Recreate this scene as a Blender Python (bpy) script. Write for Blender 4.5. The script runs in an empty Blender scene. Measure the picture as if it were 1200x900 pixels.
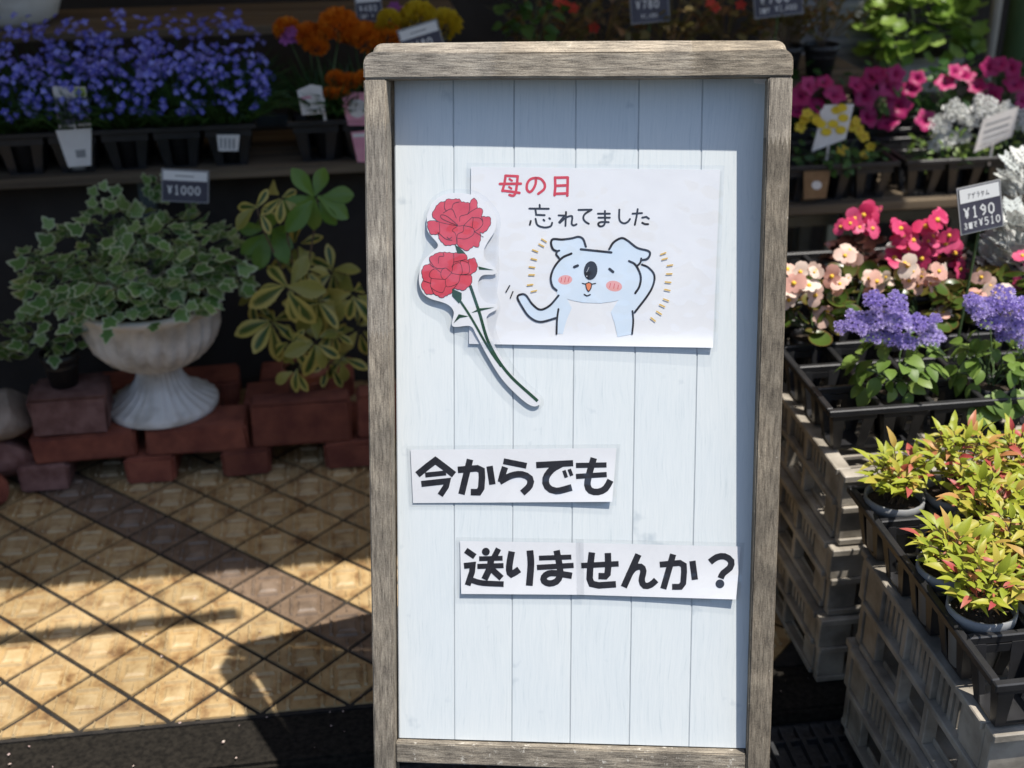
import bpy, bmesh, math, random
from mathutils import Vector, Matrix, Euler
random.seed(7)
rnd = random.random
def uni(a, b): return a + (b - a) * rnd()

# ------------------------------------------------------------------ camera, sky, sun, exposure
scn = bpy.context.scene
COL = scn.collection
FPX, W0, H0 = 1480.0, 1200.0, 900.0
PITCH, YAW, ROLL = math.radians(25.78), math.radians(7.58), math.radians(-.62)
CAM = Vector((0, 0, 1.346))
_f = Vector((math.sin(YAW) * math.cos(PITCH), math.cos(YAW) * math.cos(PITCH), -math.sin(PITCH)))
_r = Vector((math.cos(YAW), -math.sin(YAW), 0)); _u = _r.cross(_f)
CR = _r * math.cos(ROLL) + _u * math.sin(ROLL); CU = -_r * math.sin(ROLL) + _u * math.cos(ROLL)
cd = bpy.data.cameras.new('camera'); cam = bpy.data.objects.new('camera', cd); COL.objects.link(cam)
cam.matrix_world = Matrix(((CR.x, CU.x, -_f.x, CAM.x), (CR.y, CU.y, -_f.y, CAM.y), (CR.z, CU.z, -_f.z, CAM.z), (0, 0, 0, 1)))
cd.sensor_fit = 'HORIZONTAL'; cd.sensor_width = 36; cd.lens = 36 * FPX / W0
cd.clip_start = .05; cd.clip_end = 500
cd.dof.use_dof = True; cd.dof.focus_distance = 1.56; cd.dof.aperture_fstop = 4.2
scn.camera = cam
SUN = Vector((.27, -.20, .94)).normalized()          # towards the sun
sun_el = math.asin(SUN.z); sun_az = math.atan2(SUN.x, SUN.y)
wd = bpy.data.worlds.new('World'); scn.world = wd; wd.use_nodes = True
nt = wd.node_tree; sky = nt.nodes.new('ShaderNodeTexSky'); sky.sky_type = 'NISHITA'
sky.sun_disc = False; sky.sun_elevation = sun_el; sky.sun_rotation = sun_az
bg = nt.nodes['Background']; bg.inputs['Strength'].default_value = .115
nt.links.new(sky.outputs[0], bg.inputs['Color'])
sd = bpy.data.lights.new('sun', 'SUN'); sd.energy = 4.3; sd.angle = math.radians(.55); sd.color = (1, .95, .87)
sun = bpy.data.objects.new('sun', sd); COL.objects.link(sun)
sun.rotation_euler = SUN.to_track_quat('Z', 'Y').to_euler()
scn.view_settings.view_transform = 'Standard'; scn.view_settings.look = 'None'
scn.view_settings.gamma = 1; scn.view_settings.exposure = .60; scn.view_settings.use_curve_mapping = False

# ------------------------------------------------------------------ pixel -> direction helpers
def ray(x, y): return CR * ((x - 600) / FPX) - CU * ((y - 450) / FPX) + _f
def onz(x, y, z):
    d = ray(x, y); return CAM + d * ((z - CAM.z) / d.z)
def ony(x, y, Y):
    d = ray(x, y); return CAM + d * (Y / d.y)

# ------------------------------------------------------------------ materials
MATS = {}
def new_mat(name):
    m = bpy.data.materials.new(name); m.use_nodes = True
    return m, m.node_tree.nodes, m.node_tree.links, m.node_tree.nodes['Principled BSDF']
def node(ns, t, **k):
    n = ns.new(t)
    for a, v in k.items(): setattr(n, a, v)
    return n
def setv(n, **k):
    for a, v in k.items(): n.inputs[a.replace('_', ' ')].default_value = v
def noise(ns, ls, scale, detail=4, vec=None, rough=.55):
    n = node(ns, 'ShaderNodeTexNoise'); setv(n, Scale=scale, Detail=detail, Roughness=rough)
    if vec: ls.new(vec, n.inputs['Vector'])
    return n
def ramp(ns, ls, fac, stops, interp='LINEAR'):
    r = node(ns, 'ShaderNodeValToRGB'); cr = r.color_ramp; cr.interpolation = interp
    while len(cr.elements) < len(stops): cr.elements.new(.5)
    for e, (p, c) in zip(cr.elements, stops): e.position = p; e.color = (*c, 1)
    ls.new(fac, r.inputs[0]); return r
def mixc(ns, ls, fac, a, b, mode='MIX'):
    m = node(ns, 'ShaderNodeMix', data_type='RGBA', blend_type=mode)
    for s, v in ((m.inputs[0], fac), (m.inputs[6], a), (m.inputs[7], b)):
        if hasattr(v, 'links'): ls.new(v, s)
        elif isinstance(v, (int, float)): s.default_value = v
        else: s.default_value = (*v, 1)
    return m.outputs[2]
def math_(ns, ls, op, a, b=None, clamp=False):
    m = node(ns, 'ShaderNodeMath', operation=op, use_clamp=clamp)
    for i, v in enumerate((a, b)):
        if v is None: continue
        if hasattr(v, 'links'): ls.new(v, m.inputs[i])
        else: m.inputs[i].default_value = v
    return m.outputs[0]
def bump(ns, ls, p, h, strength, dist=.002):
    b = node(ns, 'ShaderNodeBump'); setv(b, Strength=strength, Distance=dist)
    ls.new(h, b.inputs['Height']); ls.new(b.outputs[0], p.inputs['Normal']); return b

def pm(name, c1, c2=None, scale=30, rough=.6, bmp=0, bscale=None, rv=0., spec=.5, lo=.35, hi=.65, world=False, stretch=None, metal=0):
    """two-tone noisy principled material; rv = brightness change per object"""
    if name in MATS: return MATS[name]
    m, ns, ls, p = new_mat(name); tc = node(ns, 'ShaderNodeTexCoord')
    vec = node(ns, 'ShaderNodeNewGeometry').outputs['Position'] if world else tc.outputs['Object']
    if stretch:
        mp = node(ns, 'ShaderNodeMapping'); mp.inputs['Scale'].default_value = stretch; ls.new(vec, mp.inputs[0]); vec = mp.outputs[0]
    n = noise(ns, ls, scale, 5, vec)
    col = ramp(ns, ls, n.outputs[0], [(lo, c1), (hi, c2 or c1)]).outputs[0]
    if rv:
        oi = node(ns, 'ShaderNodeObjectInfo'); mr = node(ns, 'ShaderNodeMapRange'); setv(mr, To_Min=1 - rv, To_Max=1 + rv)
        ls.new(oi.outputs['Random'], mr.inputs[0])
        hs = node(ns, 'ShaderNodeHueSaturation'); ls.new(col, hs.inputs['Color']); ls.new(mr.outputs[0], hs.inputs['Value']); col = hs.outputs[0]
    ls.new(col, p.inputs['Base Color']); setv(p, Roughness=rough, Metallic=metal); p.inputs['Specular IOR Level'].default_value = spec
    if bmp:
        n2 = noise(ns, ls, bscale or scale * 4, 6, vec); bump(ns, ls, p, n2.outputs[0], bmp)
    MATS[name] = m; return m

def leafm(name, stops, edge=None, edge_lo=.5, edge_hi=.75, rough=.45, trans=.35, spec=.4):
    """leaf or petal: colour by object random, margin colour by the mesh attribute 'edge', some light let through"""
    if name in MATS: return MATS[name]
    m, ns, ls, p = new_mat(name); oi = node(ns, 'ShaderNodeObjectInfo')
    at = node(ns, 'ShaderNodeAttribute', attribute_name='tint')
    r = math_(ns, ls, 'FRACT', math_(ns, ls, 'ADD', oi.outputs['Random'], at.outputs['Fac']))
    col = ramp(ns, ls, r, stops).outputs[0]
    tc = node(ns, 'ShaderNodeTexCoord'); n = noise(ns, ls, 90, 3, tc.outputs['Object'])
    col = mixc(ns, ls, .5, col, ramp(ns, ls, n.outputs[0], [(.3, (.55, .55, .55)), (.7, (1.25, 1.25, 1.25))]).outputs[0], 'MULTIPLY')
    if edge:
        a = node(ns, 'ShaderNodeAttribute', attribute_name='edge')
        nn = noise(ns, ls, 60, 2, tc.outputs['Object'])
        s = math_(ns, ls, 'ADD', a.outputs['Fac'], math_(ns, ls, 'MULTIPLY', math_(ns, ls, 'SUBTRACT', nn.outputs[0], .5), .7))
        mr = node(ns, 'ShaderNodeMapRange'); setv(mr, From_Min=edge_lo, From_Max=edge_hi); ls.new(s, mr.inputs[0])
        col = mixc(ns, ls, mr.outputs[0], col, edge)
    ls.new(col, p.inputs['Base Color']); setv(p, Roughness=rough); p.inputs['Specular IOR Level'].default_value = spec
    if trans:
        t = node(ns, 'ShaderNodeBsdfTranslucent'); ls.new(col, t.inputs[0]); mx = node(ns, 'ShaderNodeMixShader'); mx.inputs[0].default_value = trans
        ls.new(p.outputs[0], mx.inputs[1]); ls.new(t.outputs[0], mx.inputs[2])
        ls.new(mx.outputs[0], ns['Material Output'].inputs[0])
    MATS[name] = m; return m

def woodm(name, along, joint=None, chip=.66):
    """grey weathered timber, grain along local axis 'along' (0 or 1), finger joints at the given positions"""
    m, ns, ls, p = new_mat(name); tc = node(ns, 'ShaderNodeTexCoord'); vec = tc.outputs['Object']
    mp = node(ns, 'ShaderNodeMapping'); s = [1, 1, 1]; s[along] = .11; mp.inputs['Scale'].default_value = s; ls.new(vec, mp.inputs[0])
    g = noise(ns, ls, 300, 8, mp.outputs[0], .7); gs = noise(ns, ls, 520, 4, vec, .7)
    gm = math_(ns, ls, 'ADD', math_(ns, ls, 'MULTIPLY', g.outputs[0], .68), math_(ns, ls, 'MULTIPLY', gs.outputs[0], .32))
    col = ramp(ns, ls, gm, [(.36, (.088, .078, .067)), (.46, (.225, .2, .168)), (.56, (.355, .32, .268)), (.68, (.52, .475, .4))]).outputs[0]
    b = noise(ns, ls, 17, 4, vec); col = mixc(ns, ls, .9, col, ramp(ns, ls, b.outputs[0], [(.34, (.68, .675, .67)), (.5, (.96, .95, .93)), (.66, (1.28, 1.25, 1.2))]).outputs[0], 'MULTIPLY')
    sep = node(ns, 'ShaderNodeSeparateXYZ'); ls.new(vec, sep.inputs[0])
    L = sep.outputs[along]; T = sep.outputs[1 - along]
    zig = math_(ns, ls, 'MULTIPLY', math_(ns, ls, 'PINGPONG', T, .0027), 4.2)
    for (pos, sgn, amt) in joint or []:
        k = math_(ns, ls, 'GREATER_THAN', math_(ns, ls, 'MULTIPLY', math_(ns, ls, 'SUBTRACT', math_(ns, ls, 'ADD', L, zig), pos), sgn), 0)
        col = mixc(ns, ls, math_(ns, ls, 'MULTIPLY', k, .85), col, (amt, amt * .97, amt * .92), 'MULTIPLY')
    w = noise(ns, ls, 85, 5, vec, .72); ms = math_(ns, ls, 'MULTIPLY', math_(ns, ls, 'SUBTRACT', w.outputs[0], chip), 14, True)
    col = mixc(ns, ls, math_(ns, ls, 'MULTIPLY', ms, .8), col, (.62, .58, .5))
    ls.new(col, p.inputs['Base Color']); setv(p, Roughness=.82); p.inputs['Specular IOR Level'].default_value = .25
    h = math_(ns, ls, 'ADD', g.outputs[0], math_(ns, ls, 'MULTIPLY', w.outputs[0], .5)); bump(ns, ls, p, h, .7, .0016)
    MATS[name] = m; return m

# ------------------------------------------------------------------ mesh and object helpers
def mesh(name, v, f, mats=None, smooth=False, edge=None, tint=None, mi=None):
    me = bpy.data.meshes.new(name); me.from_pydata([tuple(p) for p in v], [], f)
    for m in (mats if isinstance(mats, (list, tuple)) else [mats] if mats else []): me.materials.append(m)
    if edge is not None: me.attributes.new('edge', 'FLOAT', 'POINT').data.foreach_set('value', edge)
    if tint is not None: me.attributes.new('tint', 'FLOAT', 'POINT').data.foreach_set('value', tint)
    if mi: me.polygons.foreach_set('material_index', mi)
    if smooth: me.polygons.foreach_set('use_smooth', [True] * len(me.polygons))
    me.update(); return me
def link(name, data, parent=None, loc=None, mtx=None):
    o = bpy.data.objects.new(name, data); COL.objects.link(o)
    if parent: o.parent = parent
    if mtx is not None: o.matrix_local = mtx
    elif loc is not None: o.location = loc
    return o
def tag(o, label, cat, group=None, kind=None):
    if label: o['label'] = label
    if cat: o['category'] = cat
    if group: o['group'] = group
    if kind: o['kind'] = kind
    return o
def thing(name, label, cat, loc=(0, 0, 0), group=None, rz=0):
    o = link(name, None, None, loc); o.empty_display_size = .05; o.rotation_euler.z = rz
    return tag(o, label, cat, group)
def struct(name, me):
    o = link(name, me); o['kind'] = 'structure'; return o
class MB:
    """collects simple solids into one mesh"""
    def __init__(s): s.v = []; s.f = []
    def add(s, v, f):
        b = len(s.v); s.v += [Vector(p) for p in v]; s.f += [[i + b for i in q] for q in f]; return s
    def box(s, x0, x1, y0, y1, z0, z1, tx=0, ty=0):
        v = [(x0, y0, z0), (x1, y0, z0), (x1, y1, z0), (x0, y1, z0), (x0 + tx, y0 + ty, z1), (x1 - tx, y0 + ty, z1), (x1 - tx, y1 - ty, z1), (x0 + tx, y1 - ty, z1)]
        return s.add(v, [(3, 2, 1, 0), (4, 5, 6, 7), (0, 1, 5, 4), (1, 2, 6, 5), (2, 3, 7, 6), (3, 0, 4, 7)])
    def tube(s, pts, r, n=6, r2=None):
        pts = [Vector(p) for p in pts]; b = len(s.v); m = len(pts)
        for i, p in enumerate(pts):
            d = (pts[min(i + 1, m - 1)] - pts[max(i - 1, 0)]).normalized()
            a = d.orthogonal().normalized() if abs(d.z) > .9 else d.cross(Vector((0, 0, 1))).normalized(); c = d.cross(a)
            rr = r + ((r2 if r2 is not None else r) - r) * i / max(1, m - 1)
            for k in range(n):
                t = 2 * math.pi * k / n; s.v.append(p + a * math.cos(t) * rr + c * math.sin(t) * rr)
        for i in range(m - 1):
            for k in range(n): s.f.append([b + i * n + k, b + i * n + (k + 1) % n, b + (i + 1) * n + (k + 1) % n, b + (i + 1) * n + k])
        s.f.append([b + k for k in reversed(range(n))]); s.f.append([b + (m - 1) * n + k for k in range(n)]); return s
    def lathe(s, prof, n=24, c=(0, 0, 0), flute=None):
        b = len(s.v); c = Vector(c)
        for i, (r, z) in enumerate(prof):
            for k in range(n):
                t = 2 * math.pi * k / n; rr = r * (1 + (flute(i, t) if flute else 0))
                s.v.append(c + Vector((rr * math.cos(t), rr * math.sin(t), z)))
        for i in range(len(prof) - 1):
            for k in range(n): s.f.append([b + i * n + k, b + i * n + (k + 1) % n, b + (i + 1) * n + (k + 1) % n, b + (i + 1) * n + k])
        return s
    def mesh(s, name, m=None, smooth=False, bevel=0, seg=1):
        me = mesh(name, s.v, s.f, m, smooth)
        if bevel:
            bm = bmesh.new(); bm.from_mesh(me)
            bmesh.ops.bevel(bm, geom=[e for e in bm.edges if len(e.link_faces) == 2 and e.calc_face_angle(0) > .6], offset=bevel, segments=seg, affect='EDGES', clamp_overlap=True)
            bm.to_mesh(me); bm.free()
        return me
def basis(tip, nrm, loc, sc=1):
    y = Vector(tip).normalized(); x = y.cross(Vector(nrm))
    if x.length < 1e-4: x = y.orthogonal()
    x.normalize(); z = x.cross(y); s = sc if isinstance(sc, (tuple, list)) else (sc, sc, sc)
    return Matrix(((x.x * s[0], y.x * s[1], z.x * s[2], loc[0]), (x.y * s[0], y.y * s[1], z.y * s[2], loc[1]), (x.z * s[0], y.z * s[1], z.z * s[2], loc[2]), (0, 0, 0, 1)))
def rvec(): 
    while True:
        v = Vector((uni(-1, 1), uni(-1, 1), uni(-1, 1)))
        if .1 < v.length < 1: return v.normalized()

# ------------------------------------------------------------------ leaf and petal meshes (tip along +Y, face +Z, unit length)
def blade(name, prof, m, fold=.25, droop=.25, rows=7, cols=2, wave=0):
    v = []; f = []; e = []
    xs = [-1 + i / cols for i in range(2 * cols + 1)]
    for i in range(rows):
        t = i / (rows - 1); w = prof(t)
        for x in xs:
            v.append((x * w, t, abs(x) * w * fold - droop * t * t + wave * math.sin(9 * t + 3 * x) * w)); e.append(max(abs(x), (t - .78) / .22 if t > .78 else 0))
    n = len(xs)
    for i in range(rows - 1):
        for k in range(n - 1): f.append((i * n + k, i * n + k + 1, (i + 1) * n + k + 1, (i + 1) * n + k))
    return mesh(name, v, f, m, True, e)
def radial(name, pts, m, cup=.12, mids=.6, cy=.35):
    """lobed leaf: outline points (x,y) round a centre at (0,cy)"""
    v = [(0, cy, 0)]; e = [0]; n = len(pts); f = []
    for s, ee in ((mids, .35), (1, 1)):
        for (x, y) in pts: v.append((x * s, cy + (y - cy) * s, cup * s * s * (x * x + (y - cy) ** 2) * 2 - .05 * s)); e.append(ee)
    for i in range(n):
        j = (i + 1) % n; f.append((0, 1 + i, 1 + j)); f.append((1 + i, 1 + n + i, 1 + n + j, 1 + j))
    return mesh(name, v, f, m, True, e)
def rosette(name, petals, m, m2=None, eye=.12, eyez=.05, cup=.35, wid=.5, rows=5, notch=0):
    """flower of separate petals round the origin, face +Z; petals = [(angle, length, width)]"""
    v = []; f = []; e = []; mi = []
    for k, (a, L, w) in enumerate(petals):
        b = len(v); ca, sa = math.cos(a), math.sin(a); zz = .012 * (k % 2)
        for i in range(rows):
            t = i / (rows - 1); hw = w * math.sin(math.pi * min(1, .12 + t * .78)) ** .7 * .5
            for x in (-1, 0, 1):
                r = L * (.06 + .94 * t) - (notch * L if (i == rows - 1 and x == 0) else 0); xx = x * hw
                z = cup * (t - t * t * .9) * L + zz + abs(x) * .03
                v.append((ca * r - sa * xx, sa * r + ca * xx, z)); e.append(1 - t)
        for i in range(rows - 1):
            for q in range(2): f.append((b + i * 3 + q, b + i * 3 + q + 1, b + i * 3 + q + 4, b + i * 3 + q + 3)); mi.append(0)
    if m2:
        b = len(v); n = 7
        for (r, z) in ((eye, .0), (eye * .8, eyez * .8), (0.001, eyez)):
            for k in range(n): v.append((r * math.cos(6.283 * k / n), r * math.sin(6.283 * k / n), z + .05)); e.append(0)
        for i in range(2):
            for k in range(n): f.append((b + i * n + k, b + i * n + (k + 1) % n, b + (i + 1) * n + (k + 1) % n, b + (i + 1) * n + k)); mi.append(1)
    return mesh(name, v, f, [m] + ([m2] if m2 else []), True, e, None, mi)
def trumpet(name, m):
    """petunia: five-lobed frilled funnel, face +Z"""
    v = []; f = []; e = []; n = 25
    for i, (r, z) in enumerate(((.05, -.5), (.16, -.2), (.45, .02), (.8, .1), (1, .06))):
        for k in range(n):
            t = 6.283 * k / n; lob = 1 + (.14 * math.cos(5 * t) if i > 2 else 0); w = (.06 * math.sin(10 * t + 1) if i > 2 else 0)
            v.append((r * lob * math.cos(t), r * lob * math.sin(t), z + w)); e.append(1 - i / 4)
    for i in range(4):
        for k in range(n): f.append((i * n + k, i * n + (k + 1) % n, (i + 1) * n + (k + 1) % n, (i + 1) * n + k))
    return mesh(name, v, f, m, True, e)
def pompom(name, m, n=130, seed=1, plen=.5, wid=.34, ruffle=.25, low=-.35):
    """ball of short ruffled petals (marigold), radius about 1"""
    r = random.Random(seed); v = []; f = []; e = []; tt = []
    for k in range(n):
        z = low + (1 - low) * (k + .5) / n; a = k * 2.39996; s = math.sqrt(max(0, 1 - z * z)); d = Vector((s * math.cos(a), s * math.sin(a), z * .8))
        o = (d + Vector((0, 0, .5)) + Vector((r.uniform(-.3, .3), r.uniform(-.3, .3), 0))).normalized(); sd_ = o.cross(Vector((r.uniform(-1, 1), r.uniform(-1, 1), .3))).normalized(); up = sd_.cross(o)
        c = d * .55; b = len(v); ti = r.uniform(-.1, .1)
        for (t, w) in ((0, .3), (.6, .8), (1, 1)):
            for x in (-1, 0, 1): v.append(c + o * plen * t * (1 + .1 * x) + sd_ * x * wid * w * .5 + up * (ruffle * .3 * abs(x) * t)); e.append(t); tt.append(ti)
        for i in range(2):
            for q in range(2): f.append((b + i * 3 + q, b + i * 3 + q + 1, b + i * 3 + q + 4, b + i * 3 + q + 3))
    return mesh(name, v, f, m, False, e, tt)
def tufts(name, m, heads=16, per=20, seed=1, hr=.26, flat=.4, spike=.16):
    """flattened cluster of fluffy little heads (ageratum, candytuft), radius about 1"""
    r = random.Random(seed); v = []; f = []; e = []; tt = []
    for h in range(heads):
        a = h * 2.39996; rr = math.sqrt((h + .5) / heads) * .85; c = Vector((rr * math.cos(a), rr * math.sin(a), flat * (1 - rr * rr) + r.uniform(-.05, .05))); ti = r.uniform(-.15, .15)
        for k in range(per):
            z = -.1 + 1.1 * (k + .5) / per; aa = k * 2.39996 + h; s = math.sqrt(max(0, 1 - z * z)); d = Vector((s * math.cos(aa), s * math.sin(aa), z))
            sd_ = d.cross(Vector((r.uniform(-1, 1), r.uniform(-1, 1), r.uniform(-1, 1)))).normalized(); p = c + d * hr * .45; b = len(v)
            v += [p - sd_ * spike * .3, p + sd_ * spike * .3, p + d * hr * .6 + sd_ * spike * .55, p + d * hr * .75, p + d * hr * .6 - sd_ * spike * .55]; e += [0, 0, 1, 1, 1]; tt += [ti] * 5
            f.append((b, b + 1, b + 2, b + 3, b + 4))
    return mesh(name, v, f, m, False, e, tt)

lance = lambda w: (lambda t: w * (math.sin(math.pi * min(1, t * .92 + .06)) ** .9) * (1.25 - .6 * t))
oval = lambda w: (lambda t: w * math.sin(math.pi * (.05 + .93 * t ** .85)) ** .75)
obov = lambda w: (lambda t: w * math.sin(math.pi * (.03 + .94 * t ** 1.5)) ** .8)

# ================================================================== the setting
M_tile = None
def tile_material(name, stops):
    m, ns, ls, p = new_mat(name); geo = node(ns, 'ShaderNodeNewGeometry'); oi = node(ns, 'ShaderNodeObjectInfo')
    n = noise(ns, ls, 26, 6, geo.outputs['Position'], .65); n2 = noise(ns, ls, 7, 3, geo.outputs['Position'])
    col = ramp(ns, ls, n.outputs[0], stops).outputs[0]
    col = mixc(ns, ls, ramp(ns, ls, n2.outputs[0], [(.4, (0, 0, 0)), (.65, (1, 1, 1))]).outputs[0], col, mixc(ns, ls, .25, col, (.46, .36, .22)))
    hs = node(ns, 'ShaderNodeHueSaturation'); mr = node(ns, 'ShaderNodeMapRange'); setv(mr, To_Min=.82, To_Max=1.12); ls.new(oi.outputs['Random'], mr.inputs[0])
    ls.new(col, hs.inputs['Color']); ls.new(mr.outputs[0], hs.inputs['Value'])
    ls.new(hs.outputs[0], p.inputs['Base Color']); setv(p, Roughness=.5); bump(ns, ls, p, n.outputs[0], .6, .003); return m
M_tile = tile_material('dirty_tile', [(.3, (.11, .053, .02)), (.42, (.26, .155, .065)), (.52, (.38, .255, .115)), (.72, (.47, .345, .18))])
M_tileh = tile_material('raised_tile', [(.3, (.21, .12, .05)), (.45, (.40, .28, .135)), (.7, (.52, .40, .225))])  # raised relief lighter than the stained base so the pattern shows
M_tiled = pm('brown_tile', (.12, .08, .052), (.2, .14, .095), 40, .5, .3, 60, .1, world=True)
M_tiledh = pm('brown_tile_raised', (.14, .1, .07), (.22, .16, .115), 40, .5, .3, 60, .1, world=True)
M_grout = pm('grout', (.009, .008, .007), (.026, .022, .018), 60, .95, .6, 300, world=True)
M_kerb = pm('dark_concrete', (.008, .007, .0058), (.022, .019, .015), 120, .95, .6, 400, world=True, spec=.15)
M_road = pm('asphalt', (.03, .03, .03), (.06, .058, .055), 90, .9, .8, 300, world=True)

TO = Vector((-.4767, 1.630, 0)); TS = .1 / math.sqrt(2); KY = TO.y
g = MB(); g.add([(-40, -40, -.035), (40, -40, -.035), (40, 40, -.035), (-40, 40, -.035)], [(0, 1, 2, 3)])
struct('road', g.mesh('road', M_road))
g = MB(); g.box(-2.4, 3.2, KY - .006, 3.9, -.03, -.005)
floor = struct('tiled_floor', g.mesh('tiled_floor', M_grout))
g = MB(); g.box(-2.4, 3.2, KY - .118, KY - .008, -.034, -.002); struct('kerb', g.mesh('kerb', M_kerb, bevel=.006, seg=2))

def bar(mb, cx, cy, lx, ly, h, z=0., e=.0022):
    mb.box(cx - lx / 2, cx + lx / 2, cy - ly / 2, cy + ly / 2, z - .0005, z + h, e, e)
def tile_mesh(name, m, mh, half=False):
    hd = TS - .0047; b = MB(); lo = -.007
    if half:
        v = [(-hd, .0015, lo), (hd, .0015, lo), (0, hd, lo), (-hd + .004, .0025, -.0012), (hd - .004, .0025, -.0012), (0, hd - .002, -.0012)]
        b.add(v, [(0, 1, 4, 3), (1, 2, 5, 4), (2, 0, 3, 5), (3, 4, 5)])
    else:
        v = [(0, -hd, lo), (hd, 0, lo), (0, hd, lo), (-hd, 0, lo)]; h2 = hd - .0009
        v += [(0, -h2, -.0012), (h2, 0, -.0012), (0, h2, -.0012), (-h2, 0, -.0012)]
        b.add(v, [(i, (i + 1) % 4, 4 + (i + 1) % 4, 4 + i) for i in range(4)] + [(4, 5, 6, 7)])
    z = -.0012
    if not half: bar(b, 0, 0, .036, .036, .003, z, .006)
    for sy in ((1,) if half else (1, -1)):
        bar(b, 0, sy * .0275, .040, .0078, .0048, z, .0028)
        bar(b, 0, sy * .047, .004, .016, .0042, z, .0014)
        for sx in (1, -1): bar(b, sx * .0275, sy * .0135, .0078, .026, .0048, z, .0028); bar(b, sx * .047, sy * .009, .0042, .013, .0042, z, .0014)
    nb = 4 if half else 5
    return mesh(name, b.v, b.f, [m, mh], False, None, None, [0 if i < nb else 1 for i in range(len(b.f))])
tm = [tile_mesh('tile', M_tile, M_tileh), tile_mesh('tile_dark', M_tiled, M_tiledh), tile_mesh('tile_half', M_tile, M_tileh, True)]
restv = MB()
for i in range(-30, 32):
    for j in range(-18, 48):
        # cell centre: vertex (i,j) + (e1+e2)/2 with e1 = (TS,-TS), e2 = (TS,TS)
        cx = TO.x + TS * (i + j + 1); cy = TO.y + TS * (j - i)
        if cy < KY - .01 or cy > 3.3 or cx < -2.3 or cx > 2.6: continue
        half = abs(cy - KY) < .02
        vis = cy < 2.52 and (-.98 < cx < .12 or .5 < cx < .72)
        dark = (j == 4)
        if vis:
            o = link('tile', tm[2 if half else 1 if dark else 0], floor, (cx, cy, uni(-.0006, .0006)))
            o.rotation_euler = (uni(-.006, .006), uni(-.006, .006), uni(-.008, .008))
        elif not half:
            h = TS - .0021; restv.add([(cx, cy - h, -.001), (cx + h, cy, -.001), (cx, cy + h, -.001), (cx - h, cy, -.001)], [(0, 1, 2, 3)])
o = link('tile_field', restv.mesh('tile_field', M_tile), floor); o['kind'] = 'stuff'

# drain grating in front of the kerb
M_grate = pm('black_iron', (.012, .013, .015), (.035, .036, .038), 120, .6, .3, 300)
gr = thing('drain_grating', 'black iron drain grating set in the ground below the dark kerb', 'grating', (0, 1.33, -.03))
gb = MB(); gb.box(-.0035, .0035, -.17, .17, -.012, .008); gbm = gb.mesh('bar', M_grate)
for k in range(-14, 56): link('bar', gbm, gr, (k * .026, 0, 0))
gb = MB(); gb.box(-.38, 1.46, -.003, .003, -.012, .0055); gbm = gb.mesh('cross_bar', M_grate)
for y in (-.16, -.1, -.04, .02, .08, .14): link('cross_bar', gbm, gr, (0, y, 0))

# shop walls, awnings overhead, added block across the street (all outside or behind the view)
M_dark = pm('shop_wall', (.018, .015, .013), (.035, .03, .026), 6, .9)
def awning_material():
    m, ns, ls, p = new_mat('awning_cloth'); setv(p, Roughness=.9); p.inputs['Base Color'].default_value = (.42, .33, .2, 1)
    t = node(ns, 'ShaderNodeBsdfTranslucent'); t.inputs[0].default_value = (.42, .31, .17, 1); mx = node(ns, 'ShaderNodeMixShader'); mx.inputs[0].default_value = .2
    ls.new(p.outputs[0], mx.inputs[1]); ls.new(t.outputs[0], mx.inputs[2]); ls.new(mx.outputs[0], ns['Material Output'].inputs[0]); return m
M_awn = awning_material()
def slab(name, label, cat, b, m, bev=0):
    me = MB().box(*b).mesh(name, m, bevel=bev); return tag(link(name, me), label, cat)
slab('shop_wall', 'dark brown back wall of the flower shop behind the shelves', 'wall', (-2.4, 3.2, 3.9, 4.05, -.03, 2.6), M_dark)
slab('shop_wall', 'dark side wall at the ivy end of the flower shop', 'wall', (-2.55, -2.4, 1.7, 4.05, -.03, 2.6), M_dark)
AZ = 2.1; off = SUN / SUN.z
ay = 2.055 + off.y * AZ
def sheet_awning(name, label, cat, b, m):
    x0, x1, y0, y1, z, _ = b; me = mesh(name, [(x0, y0, z), (x1, y0, z), (x1, y1, z + .12), (x0, y1, z + .12)], [(0, 1, 2, 3)], m)
    o = thing(name, label, cat, (x0, y0, z)); c = link('cloth', me, o); c.location = (-x0, -y0, -z)
    r = MB().tube([(0, 0, 0), (x1 - x0, 0, 0)], .014, 10); link('front_bar', r.mesh('front_bar', pm('bar_paint', (.3, .3, .3), None, 10, .5)), o)
sheet_awning('awning', 'beige cloth awning above the ivy shelves', 'awning', (-2.6, .74 + off.x * (AZ - .5), ay, 4.1, AZ, AZ + .04), M_awn)
ay2 = 2.52 + off.y * (AZ - .45); x1 = .74 + off.x * (AZ - .5) + .01  # next two awnings are added: they dim the petunia shelf, their gap lets sun in
sheet_awning('awning', 'narrow beige cloth awning added to shade the petunia shelf', 'awning', (x1, 1.37 + off.x * (AZ - .7), ay2, 4.1, AZ, AZ + .04), M_awn)
sheet_awning('awning', 'beige cloth awning added beyond the petunia shelf to leave a sunlit gap', 'awning', (1.56 + off.x * (AZ - .7), 3.3, ay2, 4.1, AZ, AZ + .04), M_awn)
po = thing('banner_pole', 'thin grey banner pole slung under the front of the awning', 'pole', (-2.3, 1.80 + off.y * 1.95, 1.95))
link('rod', MB().tube([(0, 0, 0), (2.62, .10, .02)], .019, 10).mesh('rod', pm('pole_paint', (.4, .4, .4), None, 10, .5)), po)
for k in (.1, 2.5): link('cord', MB().tube([(k, .0, 0), (k, ay - 1.80 - off.y * 1.95, .15)], .003, 5).mesh('cord', pm('cord', (.3, .3, .28), None, 10, .8)), po)
M_bld = pm('render_wall', (.3, .28, .25), (.36, .34, .31), 2, .9)
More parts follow.
